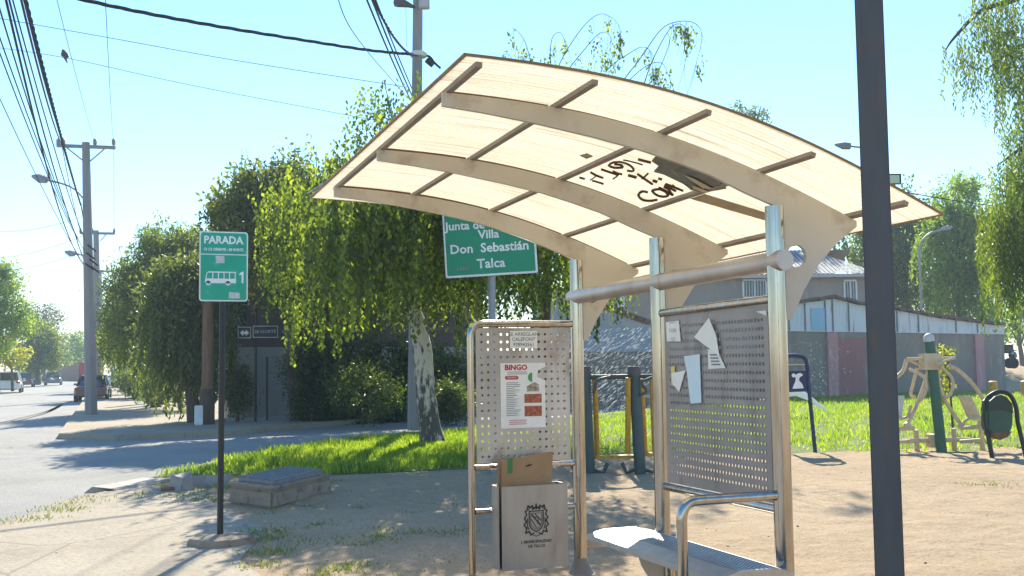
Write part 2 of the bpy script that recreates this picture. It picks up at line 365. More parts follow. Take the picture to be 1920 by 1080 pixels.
# the near block: dirt lot with a rounded corner and a real kerb step
sheet('dirt_lot', [(-1.05, -30), (90, -30), (90, 60), (60, 60), (40, 52.6), (16, 31.8), (8.2, 25.2), (4.9, 23.1), (2.3, 20.4), (.25, 15.7), (-.45, 14.2), (-1.05, 12.2)], 0, M['dirt'], RZ-.02)
sheet('pavement', [(-1.0, -10), (1.15, -10), (1.3, 6.5), (1.05, 9.2), (1.5, 10.8), (1.25, 12.4), (1.1, 14.4), (.55, 15.6), (.1, 15.2), (-.5, 13.9), (-1.0, 12.1)], .012, M['pave'], .002)
sheet('far_pavement', [(-1.1, 29.2), (.2, 27.7), (2.8, 28.0), (7.3, 31.9), (14, 38.0), (40, 61), (40, 75), (4.5, 75), (4.5, 600), (-1.1, 600)], 0, M['pave'], RZ-.02)
sheet('left_pavement', [(-9.5, -60), (-9.5, 600), (-14, 600), (-14, -60)], 0, M['pave'], RZ-.02)
LAWN = [tuple(at(x, y)[:2]) for x, y in ((350, 893), (430, 897), (560, 893), (700, 888), (870, 880), (1100, 858), (1300, 852), (1500, 850), (1700, 852), (1935, 846))]
LAWN_BACK = [(36, 40), (30, 40), (15.8, 31.2), (8.1, 24.9), (4.9, 22.8), (2.5, 20.3), (.6, 16.6)]
sheet('lawn', LAWN+[(30, 12)]+LAWN_BACK, .006, M['lawn'])

# dark tyre arcs on the street
for k, off_ in enumerate((0, .35, 1.5, 1.85)):
    pts = spline([G(-20+off_*6, 33+off_*.8, 0), G(30, 36+off_*.9, 0), G(90, 43+off_, 0), G(118, 52+off_, 0)], 8); mb = MB()
    L_ = [(p + (pts[min(i+1, len(pts)-1)]-pts[max(i-1, 0)]).cross(Vector((0, 0, 1))).normalized()*sg) for sg in (-.07, .07) for i, p in enumerate(pts)]
    n_ = len(pts); mb.v = [Vector((p.x, p.y, RZ+.0045)) for p in L_]; mb.f = [[i, i+1, n_+i+1, n_+i] for i in range(n_-1)]
    mb.build('tyre_mark', M['tyremark'])['kind'] = 'structure'
# grass blades
def inside(pts, poly):
    x, y = pts[:, 0], pts[:, 1]; c = np.zeros(len(pts), bool); n = len(poly)
    for i in range(n):
        x1, y1 = poly[i]; x2, y2 = poly[(i+1) % n]
        k = ((y1 > y) != (y2 > y)) & (x < (x2-x1)*(y-y1)/(y2-y1+1e-12)+x1); c ^= k
    return c
def grass(name, poly, n, h, wd, m, z=0.0, patch=None):
    poly = np.array(poly); lo = poly.min(0); hi = poly.max(0)
    p = lo+(hi-lo)*rng.random((n*4, 2)); p = p[inside(p, poly)][:n]
    rel = np.stack([p@np.array(RGT[:2]), p@np.array(FWD[:2])], 1)
    p = p[(np.abs(rel[:, 0]/rel[:, 1]) < .53)]
    f = (np.sin(p[:, 0]*1.9+1.3*np.sin(p[:, 1]*.9))*np.sin(p[:, 1]*2.3+p[:, 0]*.7)+.6*np.sin(p[:, 0]*5.1+2)*np.sin(p[:, 1]*4.3+1))/1.6
    q = p[:, None, :]-poly[None, :, :]                        # thin out near the border
    e0 = poly; e1 = np.roll(poly, -1, 0); dd = np.full(len(p), 9.)
    for a_, b_ in zip(e0, e1):
        ab = b_-a_; tt = np.clip(((p-a_)@ab)/(ab@ab+1e-9), 0, 1); dd = np.minimum(dd, np.linalg.norm(p-a_-tt[:, None]*ab, axis=1))
    keep = rng.random(len(p)) < np.clip(.62+.55*f, .12, 1)*np.clip(dd/.55+.12*(f > 0), .02, 1)
    p = p[keep]; f = f[keep]
    k = len(p); hh = h*rng.uniform(.35, 1.4, k)*(1+.55*f)
    A = np.stack([rng.normal(0, .35, k), rng.normal(0, .35, k), np.ones(k)], 1)
    C = np.stack([p[:, 0], p[:, 1], z+hh*.42], 1)
    return leaf_mesh(name, C, A, hh, wd*rng.uniform(.5, 1.2, k), m, None, 'stuff', np.clip(.45-.4*f+rng.normal(0, .15, k), 0, 1))
LP = LAWN+[(30, 12)]+LAWN_BACK
left_poly = [q for q in LAWN[:5]]+[tuple(at(905, 880)[:2]), (9.5, 26.0), (8.1, 24.9), (4.9, 22.8), (2.5, 20.3), (.6, 16.6)]
grass('verge_grass', left_poly, 42000, .115, .028, M['grass'])
right_poly = [tuple(at(x, y)[:2]) for x, y in ((900, 880), (1100, 858), (1300, 852), (1500, 850), (1700, 852), (1935, 846))]+[(30, 12), (40, 40), (30, 40.5), (15.8, 31.2), (9.5, 26)]
grass('lawn_grass', right_poly, 85000, .115, .032, M['grass'])
dry = [tuple(at(x, y)[:2]) for x, y in ((620, 920), (870, 900), (870, 1079), (440, 1079), (480, 985))]
p_ = []
for k in range(46):
    c = at(random.uniform(470, 880), random.uniform(930, 1085)); nn = random.randint(25, 90)
    p_.append(np.array(c)[None, :]+np.concatenate([rng.normal(0, .12, (nn, 2)), np.zeros((nn, 1))], 1))
for k in range(26):                                # thin green line and tufts on the bare dirt at right
    c = at(random.uniform(1690, 1920), random.uniform(904, 914)); nn = random.randint(10, 40)
    p_.append(np.array(c)[None, :]+np.concatenate([rng.normal(0, .1, (nn, 2)), np.zeros((nn, 1))], 1))
for x, y, nn in ((320, 912, 130), (350, 930, 120), (420, 915, 150), (110, 958, 160), (60, 975, 120), (150, 945, 60), (170, 936, 60), (500, 962, 40), (600, 925, 90), (370, 940, 100), (260, 930, 50), (640, 905, 120), (560, 930, 60)):
    c = at(x, y); p_.append(np.array(c)[None, :]+np.concatenate([rng.normal(0, .16, (nn, 2)), np.zeros((nn, 1))], 1))
p_ = np.concatenate(p_); k = len(p_); hh = rng.uniform(.02, .07, k)
leaf_mesh('dry_weeds', p_+np.stack([0*hh, 0*hh, hh*.4], 1), np.stack([rng.normal(0, .6, k), rng.normal(0, .6, k), np.ones(k)], 1), hh, .014, M['drygrass'], None, 'stuff')
# pebbles and fallen leaves
pb = MB()
for k in range(520):
    x = random.uniform(100, 1915); y = random.uniform(860, 1085)
    if x < 640 and y < 930: continue
    c = at(x, y); s = random.choice((.006, .008, .01, .012, .02))*random.uniform(.6, 1.3)
    pb.box(c+Vector((0, 0, s*.3)), (s*random.uniform(.7, 1.6), s, s*.7), random.uniform(0, 3), None)
tag(pb.build('pebbles', mat('pebble', (.2, .16, .12), (.32, .27, .2), rough=.9, scale=3, c3=(.09, .07, .05), s3=5)), kind='stuff')

# trampled relief of the bare dirt
def vnoise(x, y, sd):
    r = np.random.default_rng(sd); T = r.random((64, 64)); xi = np.floor(x).astype(int); yi = np.floor(y).astype(int); fx = x-xi; fy = y-yi
    fx = fx*fx*(3-2*fx); fy = fy*fy*(3-2*fy); g = lambda a, b: T[a % 64, b % 64]
    return (g(xi, yi)*(1-fx)+g(xi+1, yi)*fx)*(1-fy)+(g(xi, yi+1)*(1-fx)+g(xi+1, yi+1)*fx)*fy
gx = np.arange(1.35, 15.5, .055); gy = np.arange(5.5, 15.8, .055); XX, YY = np.meshgrid(gx, gy, indexing='ij')
ZZ = .055*vnoise(XX*.8, YY*.8, 1)+.03*vnoise(XX*2.3, YY*2.3, 2)+.022*vnoise(XX*6, YY*6, 3)+.012*vnoise(XX*15, YY*15, 4)-.05
hol = np.exp(-(((XX-4.3)/.55)**2+((YY-6.9)/.35)**2)); ZZ -= .07*hol
ed = np.minimum.reduce([(XX-1.35)/.8, (15.5-XX)/.8, (15.8-YY)/.8, (YY-5.5)/.8]); ZZ = np.where(ed < 1, ZZ*ed-.02*(1-ed), ZZ)+.012
na, nb_ = XX.shape; idx = np.arange(na*nb_).reshape(na, nb_); fq = np.stack([idx[:-1, :-1], idx[1:, :-1], idx[1:, 1:], idx[:-1, 1:]], -1).reshape(-1, 4)
me = bpy.data.meshes.new('bare_dirt'); me.from_pydata(np.stack([XX, YY, ZZ], -1).reshape(-1, 3).tolist(), [], fq.tolist()); me.update()
for p__ in me.polygons: p__.use_smooth = True
link_mesh('bare_dirt', me, M['dirt'])['kind'] = 'structure'

for i_, (x, y) in enumerate(((461, 1022), (497, 982), (448, 1000), (655, 950), (745, 1010))):
    c = at(x, y); r_ = random.Random(i_+9); h_ = .012
    o = MB().poly([c+Vector((r_.uniform(.01, .035)*math.cos(a_), r_.uniform(.01, .035)*math.sin(a_), h_+r_.uniform(0, .015))) for a_ in (0, 1.3, 2.4, 3.6, 5.1)], (0, 0, .002)).build('litter_scrap', M['paper'])
    tag(o, 'tiny white paper scrap lying on the shaded dirt near the stop sign', 'litter', 'white scraps on the dirt')
# dirt bank far right
mb = MB(); n = 24; g0 = [];
for i in range(n+1):
    for j in range(9):
        p = G(1850+i*20, 58+j*3); hgt = 1.15*(1-abs(j-4.5)/4.5)**.6*(.8+.25*math.sin(i*.9)+.1*random.random()) if 0 < j < 8 else -.1
        mb.v.append(Vector((p.x, p.y, hgt)))
for i in range(n):
    for j in range(8): a = i*9+j; mb.f.append([a, a+1, a+10, a+9])
tag(mb.build('dirt_bank', M['dirt'], smooth=True), kind='structure')

# ================================================================== BUS SHELTER
PX = 3.38; PY = (4.87, 6.2, 7.5)
dz = lambda y: (6.2-y)*.016
RP = [(1.50, 2.892), (1.8, 2.882), (2.1, 2.862), (2.4, 2.82), (2.71, 2.762), (3.0, 2.69), (3.3, 2.595), (3.6, 2.48), (3.92, 2.35)]
def rz(x):
    xs = [p[0] for p in RP]; zs = [p[1] for p in RP]
    if x < xs[0]: return zs[0]+(xs[0]-x)*.02
    if x > xs[-1]: return zs[-1]-(x-xs[-1])*.43
    return float(np.interp(x, xs, zs))
xs_f = np.linspace(1.45, 4.06, 40)
_co = np.polyfit([p[0] for p in RP], [p[1] for p in RP], 4); rz = lambda x: float(np.polyval(_co, x))
sh = thing('bus_shelter', 'steel bus stop shelter with curved translucent cream roof and three posts', 'bus shelter', (PX, 6.2, 0))
for y in PY:
    top = 2.415+dz(y)
    po = MB().tube([(PX, y, 0), (PX, y, top)], .05, 20).build('post', M['steel'], sh, smooth=True)
    MB().lathe((PX, y, 0), [(.11, 0), (.11, .01), (.1, .012), (.058, .1), (.051, .13)], 20).build('base_flange', M['purlin'], po, smooth=True)
MB().tube([(PX, 4.785, 2.137), (PX, 7.58, 2.107)], .056, 20).build('crossbeam', M['brushed'], sh, smooth=True)
# ribs with gusset and round hole
hole_c = (3.51, 2.145); hole_r = .062
for y in PY:
    up = [(x, rz(x)+dz(y)) for x in np.linspace(1.5, 3.915, 26)]
    low = [(3.915, 2.32), (3.83, 2.262), (3.75, 2.20), (3.64, 2.09), (3.55, 1.96), (3.465, 1.80), (3.43, 1.79), (3.43, 2.4), (3.333, 2.432), (3.2, 2.478), (2.979, 2.565), (2.78, 2.622), (2.569, 2.675), (2.3, 2.725), (1.975, 2.775), (1.7, 2.808), (1.5, 2.825)]
    low = [(x, z+dz(y)) for x, z in low]
    bm = bmesh.new(); ol = [bm.verts.new((x-PX, y-.012-6.2, z)) for x, z in up+low]
    for i in range(len(ol)): bm.edges.new((ol[i], ol[(i+1) % len(ol)]))
    hv = [bm.verts.new((hole_c[0]+hole_r*math.cos(a)-PX, y-.012-6.2, hole_c[1]+dz(y)+hole_r*math.sin(a))) for a in [2*math.pi*k/24 for k in range(24)]]
    for i in range(24): bm.edges.new((hv[i], hv[(i+1) % 24]))
    bmesh.ops.triangle_fill(bm, use_beauty=True, edges=bm.edges[:])
    r = bmesh.ops.extrude_face_region(bm, geom=bm.faces[:]); bmesh.ops.translate(bm, vec=(0, .024, 0), verts=[v for v in r['geom'] if isinstance(v, bmesh.types.BMVert)])
    bmesh.ops.recalc_face_normals(bm, faces=bm.faces); me = bpy.data.meshes.new('roof_rib'); bm.to_mesh(me); bm.free()
    link_mesh('roof_rib', me, M['rib'], sh)
for i, x in enumerate((1.535, 2.105, 2.71, 3.31, 3.88)):
    sl_ = (rz(x+.05)-rz(x-.05))/.1; a = math.atan(sl_); mb = MB()
    for y0, y1 in ((4.42, 7.62),):
        z = rz(x)+.0135; d0, d1 = dz(y0), dz(y1); u = Vector((math.cos(a), 0, math.sin(a)))*.016; v = Vector((-math.sin(a), 0, math.cos(a)))*.012
        c0, c1 = Vector((x, y0, z+d0)), Vector((x, y1, z+d1))
        mb.poly([c0-u-v, c0+u-v, c0+u+v, c0-u+v], c1-c0)
    mb.build('purlin', M['purlin'], sh)
Y0, Y1 = 4.36, 8.14; mb = MB(); NY = 30
for top in (0, 1):
    for x in xs_f:
        for j in range(NY+1):
            y = Y0+(Y1-Y0)*j/NY; mb.v.append(Vector((x, y, rz(x)+dz(y)+.0275+.010*top)))
nx = len(xs_f); N1 = nx*(NY+1)
for i in range(nx-1):
    for j in range(NY):
        a = i*(NY+1)+j; mb.f.append([a, a+1, a+NY+2, a+NY+1]); mb.f.append([N1+a, N1+a+NY+1, N1+a+NY+2, N1+a+1])
for i in range(nx-1):
    a = i*(NY+1); mb.f.append([a, a+NY+1, N1+a+NY+1, N1+a]); a += NY; mb.f.append([a, N1+a, N1+a+NY+1, a+NY+1])
for j in range(NY):
    a = j; mb.f.append([a, N1+a, N1+a+1, a+1]); a += (nx-1)*(NY+1); mb.f.append([a, a+1, N1+a+1, N1+a])
roof = mb.build('roof_sheet', M['roofsheet'], sh, smooth=True)
# brown edge trim round the sheet
mb = MB()
for x in (1.45, 4.06): mb.tube([(x, y, rz(x)+dz(y)+.0325) for y in (Y0, Y1)], .009, 6)
for y in (Y0, Y1): mb.tube([(x, y, rz(x)+dz(y)+.0325) for x in xs_f], .007, 6)
mb.build('edge_trim', mat('rusty_trim', (.36, .22, .1), (.25, .14, .06), rough=.7), roof)
# sheet joints running over the ribs
for y in (4.93, 6.26, 7.56):
    for xa, xb in ((1.56, 2.08), (2.13, 2.685), (2.735, 3.285), (3.335, 3.85)):
        MB().tube([(x, y, rz(x)+dz(y)+.022) for x in np.linspace(xa, xb, 8)], .008, 6).build('joint_profile', M['rust'], roof)
# text and strokes on the underside
def text_mesh(body, size, m, parent, o, xd, yd, name='lettering', align='CENTER', off=0.0, bend=None, local=False, ext=0.0, shear=0):
    cu = bpy.data.curves.new('t', 'FONT'); cu.body = body; cu.size = size; cu.align_x = align; cu.align_y = 'CENTER'; cu.offset = off; cu.resolution_u = 2; cu.shear = shear
    ob = bpy.data.objects.new('t', cu); COL.objects.link(ob); dg = bpy.context.evaluated_depsgraph_get(); dg.update()
    me = bpy.data.meshes.new_from_object(ob.evaluated_get(dg)); bpy.data.objects.remove(ob); bpy.data.curves.remove(cu)
    o = Vector(o); xd = Vector(xd); yd = Vector(yd); o0 = Vector((0, 0, 0)) if local or parent is None else origin(parent)
    for v in me.vertices:
        p = o+xd*v.co.x+yd*v.co.y
        if bend: p = bend(p)
        v.co = p-o0
    me.name = name
    return link_mesh(name, me, m, parent)
under = lambda p: Vector((p.x, p.y, rz(p.x)+dz(p.y)+.0255))
def on_roof(px, py):                               # the spot of the sheet's underside seen there
    d = ray(px, py); t = 4.0
    for _ in range(60):
        p = Vector((0, 0, CH))+d*t; t -= (p.z-(rz(p.x)+dz(p.y)+.0255))/(d.z+.25)*.7
    return Vector((0, 0, CH))+d*t
GC = lambda q: on_roof(1050+q[0]/5.486, 260+q[1]/5.486)-Vector((0, 0, .004))
for st_, r_ in (([(200, 393), (225, 400), (255, 408)], .007), ([(330, 425), (385, 440), (446, 460)], .007), ([(318, 340), (370, 370), (442, 397)], .008), ([(375, 372), (350, 395), (310, 420)], .004),
                ([(425, 308), (505, 335), (600, 366)], .008), ([(600, 366), (575, 388), (545, 408)], .005), ([(545, 330), (600, 352), (640, 360)], .007),
                ([(500, 272), (530, 244), (600, 232), (670, 245), (725, 272), (757, 308), (745, 328), (690, 322)], .007), ([(512, 278), (565, 292), (640, 288), (625, 264), (560, 254)], .008),
                ([(650, 213), (730, 228), (850, 262)], .005), ([(805, 204), (870, 222), (935, 238)], .009), ([(700, 368), (740, 378), (785, 392)], .011), ([(800, 358), (860, 400), (950, 462)], .008), ([(905, 352), (870, 385), (845, 405)], .006),
                ([(955, 422), (1000, 436)], .011), ([(1010, 402), (1050, 412)], .009),
                ([(905, 545), (850, 535), (812, 560), (815, 595), (860, 625), (930, 632), (995, 622)], .009), ([(1030, 512), (975, 518), (950, 535), (1000, 575), (1070, 590), (1110, 575), (1085, 540), (1030, 512)], .009),
                ([(1020, 497), (1085, 530), (1160, 572)], .01), ([(1160, 572), (1120, 520), (1070, 490)], .007), ([(1080, 470), (1130, 500), (1190, 530)], .009), ([(1085, 458), (1170, 490), (1265, 530)], .008), ([(1160, 470), (1190, 500), (1215, 515)], .006)):
    MB().tube(spline([GC(q) for q in st_], 3), r_, 6).build('graffiti', M['spray'], roof, smooth=True)
mb = MB()                                          # grey, sagging torn patch beside the nearest rib
pt = [(1222, 296), (1232, 287), (1262, 290), (1300, 306), (1345, 330), (1362, 347), (1340, 352), (1318, 356), (1296, 350), (1280, 338), (1262, 330), (1244, 322), (1226, 318), (1236, 308)]
mb.poly([on_roof(x, y)+Vector((0, 0, -.012-.012*random.random())) for x, y in pt], (0, 0, .008))
mb.build('torn_patch', M['torngrey'], roof)
for q in (((1280, 318), (1300, 325), (1338, 345), (1318, 344)), ((1256, 308), (1268, 318), (1274, 322), (1262, 312)), ((1298, 338), (1330, 350), (1322, 353), (1300, 345))):
    MB().quad(*[on_roof(x, y)+Vector((0, 0, -.03)) for x, y in q]).build('melted_flap', mat('melted_plastic', (.55, .47, .32), (.4, .33, .2), rough=.6), roof)
MB().poly([on_roof(x, y)+Vector((0, 0, -.004)) for x, y in ((1087, 291), (1100, 287), (1112, 292), (1100, 297))], (0, 0, .004)).build('sticker', mat('old_sticker', (.4, .36, .22), rough=.8), roof)
# long dark dirt streak on the fourth bay
mb = MB(); mb.poly([under(Vector((x, y, 0)))+Vector((0, 0, -.002)) for x, y in ((3.36, 5.55), (3.36, 5.72), (3.84, 5.45), (3.85, 5.3))], (0, 0, .002)); mb.build('stain', mat('stain', (.42, .34, .22), (.35, .27, .17), rough=.8, scale=9), roof)

# perforated plates with real holes
def perf_plate(name, m, parent, o, u, v, w_, h_, nx, ny, hw, hh, mx, my, th=.003, seg=8, skip=None):
    o, u, v = Vector(o), Vector(u), Vector(v); n = u.cross(v).normalized()*th; mb = MB()
    cw = (w_-2*mx)/nx; chh = (h_-2*my)/ny
    Q = lambda a, b: o+u*a+v*b
    for a0, b0, a1, b1 in ((0, 0, w_, my), (0, h_-my, w_, h_), (0, my, mx, h_-my), (w_-mx, my, w_, h_-my)): mb.quad(Q(a0, b0), Q(a1, b0), Q(a1, b1), Q(a0, b1))
    sq = []
    for k in range(seg):
        a = 2*math.pi*k/seg; c, s_ = math.cos(a), math.sin(a); q = max(abs(c), abs(s_)); sq.append((c/q, s_/q, c, s_))
    for i in range(nx):
        for j in range(ny):
            cx = mx+cw*(i+.5); cy = my+chh*(j+.5)
            if skip and skip(i, j): mb.quad(Q(cx-cw/2, cy-chh/2), Q(cx+cw/2, cy-chh/2), Q(cx+cw/2, cy+chh/2), Q(cx-cw/2, cy+chh/2)); continue
            k0 = len(mb.v)
            for (sx, sy, c, s_) in sq: mb.v.append(Q(cx+sx*cw/2, cy+sy*chh/2))
            for (sx, sy, c, s_) in sq: mb.v.append(Q(cx+c*hw/2, cy+s_*hh/2))
            for (sx, sy, c, s_) in sq: mb.v.append(Q(cx+c*hw/2, cy+s_*hh/2)+n)
            for k in range(seg):
                k2 = (k+1) % seg; mb.f.append([k0+k, k0+k2, k0+seg+k2, k0+seg+k]); mb.f.append([k0+seg+k, k0+seg+k2, k0+2*seg+k2, k0+2*seg+k])
            # square corners
    o0 = origin(parent); me = bpy.data.meshes.new(name); me.from_pydata([tuple(p-o0) for p in mb.v], [], mb.f); me.update()
    return link_mesh(name, me, m, parent)
# side wall between the two nearer posts
top_z = 1.925
MB().tube([(PX, 6.15, top_z-.008), (PX, 4.92, top_z+.008)], .026, 14).build('top_rail', M['steel'], sh, smooth=True)
MB().tube([(PX, 6.15, .80), (PX, 4.92, .80)], .026, 14).build('bottom_rail', M['steel'], sh, smooth=True)
pan = perf_plate('perforated_panel', M['panel'], sh, (PX, 6.12, .83), (0, -1, 0), (0, 0, 1), 1.17, 1.07, 32, 20, .018, .021, .05, .05)
# armrest loop
mb = MB(); mb.tube([(3.335, 4.87, .885)]+[(x, 4.87, .885) for x in (3.1, 2.88)]+arcpts((2.86, 4.87, .885), (2.765, 4.87, .885), (2.765, 4.87, .78), 7)+[(2.765, 4.87, .4), (2.765, 4.87, 0)], .028, 14)
mb.build('armrest', M['steel'], sh, smooth=True)
# bench
seat = MB(); prof = [(2.885, .475), (2.885, .508), (2.905, .512), (3.0, .535), (3.24, .535), (3.34, .512), (3.34, .475)]
ya, yb = 4.74, 6.3
fr = MB(); prof2 = [(2.885, .475), (2.885, .508), (3.015, .536), (3.015, .528), (2.9, .503), (2.9, .475)]
fr.poly([(x, ya, z) for x, z in prof2], (0, yb-ya, 0))
prof3 = [(3.34, .475), (3.34, .508), (3.235, .536), (3.235, .528), (3.325, .503), (3.325, .475)]
fr.poly([(x, ya, z) for x, z in prof3], (0, yb-ya, 0))
bench = fr.build('bench_seat', M['seatsteel'], sh)
perf_plate('perforated_top', M['seatsteel'], bench, (3.016, ya, .5345), (0, 1, 0), (-1, 0, 0), yb-ya, -.218, 60, 9, .017, .015, .02, .01, .002, 8)
for y in (ya, yb-.004): MB().poly([(x, y, z) for x, z in [(2.886, .42), (2.886, .507), (3.014, .534), (3.236, .534), (3.339, .507), (3.339, .42)]], (0, -.004, 0)).build('end_plate', M['brushed'], bench)
for y in (5.62,):
    MB().tube([(3.1, y, 0), (3.1, y, .46)], .04, 14).build('bench_leg', M['steel'], sh, smooth=True)
    MB().poly([(2.9, y-.006, .475), (3.33, y-.006, .475), (3.33, y-.006, .42), (3.16, y-.006, .2), (3.06, y-.006, .2), (2.92, y-.006, .42)], (0, .012, 0)).build('bench_bracket', M['rib'], sh)
# notice board on the far post
NY_ = 7.5
MB().tube([(2.515, NY_, 0), (2.515, NY_, 1.2), (2.515, NY_, 1.78)]+arcpts((2.515, NY_, 1.80), (2.515, NY_, 1.9), (2.62, NY_, 1.9), 7)+[(2.9, NY_, 1.9), (3.335, NY_, 1.9)], .026, 14).build('board_frame', M['steel'], sh, smooth=True)
MB().lathe((2.515, NY_, 0), [(.09, 0), (.09, .01), (.07, .012), (.03, .07)], 16).build('base_flange', M['purlin'], sh, smooth=True)
for z in (.84, .52): MB().tube([(2.54, NY_, z), (3.335, NY_, z)], .021, 12).build('board_rail', M['steel'], sh, smooth=True)
sk = random.Random(3)
board = perf_plate('notice_panel', M['brushed'], sh, (2.555, NY_-.004, .868), (1, 0, 0), (0, 0, 1), .755, 1.0, 14, 17, .021, .021, .02, .02, .003, 8)

# papers on the board
FACE = NY_-.009
def paper(name, label, cat, o, pts, m=None, group=None, y=None, dx=None):
    y = FACE if y is None else y
    t = MB().poly([(x, y-.001*k, z) for k, (x, z) in enumerate(pts)], (0, -.0012, 0)).build(name, m or M['paper'])
    return tag(t, label, cat, group)
def rect(x0, z0, x1, z1): return [(x0, z0), (x1, z0), (x1, z1), (x0, z1)]
def flat(name, m, parent, pts, y): return MB().poly([(x, y, z) for x, z in pts], (0, -.0008, 0)).build(name, m, parent)
t = thing('note_sheet', 'small white handwritten note taped at the top of the notice board', 'note', (2.93, FACE, 1.78))
flat('sheet', M['paper'], t, rect(2.825, 1.715, 3.045, 1.845), FACE)
for s_, z in (('SE ARREGLAN', 1.82), ('CALEFONT', 1.782), ('978942561', 1.742)): text_mesh(s_, .038, M['grayprint'], t, (2.935, FACE-.002, z), (1, 0, 0), (0, 0, 1), off=.0006)
t = thing('bingo_poster', 'white poster with red BINGO heading and food photos on the notice board', 'poster', (2.92, FACE, 1.36))
flat('sheet', M['paper'], t, [(2.745, 1.12), (3.105, 1.12), (3.105, 1.47), (3.04, 1.50), (3.05, 1.55), (3.11, 1.575), (3.11, 1.605), (2.745, 1.605)], FACE)
text_mesh('BINGO', .055, M['red'], t, (2.87, FACE-.002, 1.57), (1.05, 0, 0), (0, 0, 1), off=.0025)
flat('red_banner', M['red'], t, [(2.79, 1.482), (2.88, 1.482), (2.892, 1.495), (2.88, 1.51), (2.79, 1.51), (2.778, 1.495)], FACE-.0012)
text_mesh('PREMIOS', .02, M['paper'], t, (2.835, FACE-.0032, 1.496), (1, 0, 0), (0, 0, 1))
flat('green_mark', M['greenprint'], t, [(3.0+.035*math.cos(a), 1.497+.035*math.sin(a)) for a in [math.pi/2+math.pi*k/8 for k in range(9)]], FACE-.0012)
flat('photo', mat('photo_house', (.2, .14, .08), (.5, .45, .4), rough=.6, scale=25, c3=(.25, .05, .03), s3=30), t, [(2.955, 1.39), (3.055, 1.39), (3.055, 1.44), (3.02, 1.46), (2.955, 1.43)], FACE-.0012)
flat('photo', M['redbrown'], t, rect(2.935, 1.305, 3.075, 1.372), FACE-.0012)
flat('photo', M['redbrown'], t, rect(2.935, 1.205, 3.075, 1.282), FACE-.0012)
mbx = MB(); rr = random.Random(5)
for k in range(19):
    z = 1.455-k*.0135; mbx.poly([(2.79, FACE-.0012, z), (2.79+rr.uniform(.05, .12), FACE-.0012, z), (2.79+rr.uniform(.05, .12), FACE-.0012, z+.005), (2.79, FACE-.0012, z+.005)], (0, -.0006, 0))
mbx.build('printed_lines', M['grayprint'], t)
for k in range(3):
    mbx = MB(); z = 1.175-k*.014; mbx.poly([(2.81, FACE-.0012, z), (2.95, FACE-.0012, z), (2.95, FACE-.0012, z+.006), (2.81, FACE-.0012, z+.006)], (0, -.0006, 0)); mbx.build('printed_footer', M['pink'], t)
for k in range(2):
    mbx = MB(); z = 1.535-k*.014; mbx.poly([(2.80, FACE-.0012, z), (2.96, FACE-.0012, z), (2.96, FACE-.0012, z+.005), (2.80, FACE-.0012, z+.005)], (0, -.0006, 0)); mbx.build('printed_line', M['grayprint'], t)
# papers on the side wall (its street face)
SX = PX-.006
def spaper(name, label, cat, pts, m, off=0, group=None, tk=.0012):
    o = MB().poly([(SX-off-.002*(k % 2), y, z) for k, (y, z) in enumerate(pts)], (-tk, 0, 0)).build(name, m); return tag(o, label, cat, group)
def YZ(x, y):
    d = ray(x, y); p = Vector((0, 0, CH))+d*(SX/d.x); return (p.y, p.z)
def pz(*xy): return [YZ(*p) for p in xy]
t = thing('notice_paper', 'small printed notice at the top left corner of the perforated side wall', 'notice', (SX, 6.02, 1.78))
pp = pz((1249, 604), (1273, 601), (1277, 640), (1251, 640)); MB().poly([(SX-.001, y, z) for y, z in pp], (-.0012, 0, 0)).build('sheet', M['paper'], t)
yc = sum(p[0] for p in pp)/4; zc = sum(p[1] for p in pp)/4
for k, s_ in enumerate(('CLASES DE', 'GUITARRA', 'FONO')): text_mesh(s_, .035, M['lightprint'], t, (SX-.003, yc, zc+.06-k*.055), (0, -.55, 0), (0, 0, 1))
spaper('torn_paper', 'large folded white paper triangle hanging loose on the perforated side wall', 'paper', pz((1305, 632), (1333, 596), (1346, 628), (1353, 668)), M['paper'], .012)
t = thing('printed_flyer', 'white flyer with printed lines tucked under the loose paper triangle', 'flyer', (SX, 5.6, 1.55))
pp = pz((1328, 655), (1345, 655), (1361, 690), (1329, 692)); MB().poly([(SX-.002, y, z) for y, z in pp], (-.0012, 0, 0)).build('sheet', M['paper'], t)
mbx = MB()
for k in range(4): 
    y0, z0 = YZ(1332+k, 664+k*6); y1, z1 = YZ(1346+k*2, 664+k*6); mbx.poly([(SX-.0045, y0, z0), (SX-.0045, y1, z1), (SX-.0045, y1, z1-.008), (SX-.0045, y0, z0-.008)], (-.0006, 0, 0))
mbx.build('printed_lines', M['grayprint'], t)
spaper('pale_blue_paper', 'tall pale blue and white paper strip stuck on the perforated side wall', 'paper', pz((1283, 668), (1313, 664), (1316, 755), (1296, 757), (1289, 700)), M['paperblue'], .002)
t = thing('paper_scrap', 'torn white paper scrap with yellow edge left of the blue strip', 'paper', (SX, 6.0, 1.3))
MB().poly([(SX-.002, *q) for q in pz((1260, 700), (1286, 694), (1274, 735), (1262, 720))], (-.0012, 0, 0)).build('sheet', M['paper'], t)
MB().poly([(SX-.0005, *q) for q in pz((1258, 688), (1266, 686), (1264, 724), (1259, 722))], (-.001, 0, 0)).build('yellow_strip', M['yellowpaper'], t)
spaper('corner_scrap', 'small white paper scrap at the top right corner of the perforated side wall', 'paper', pz((1418, 584), (1438, 582), (1438, 592)), M['paper'], .002)

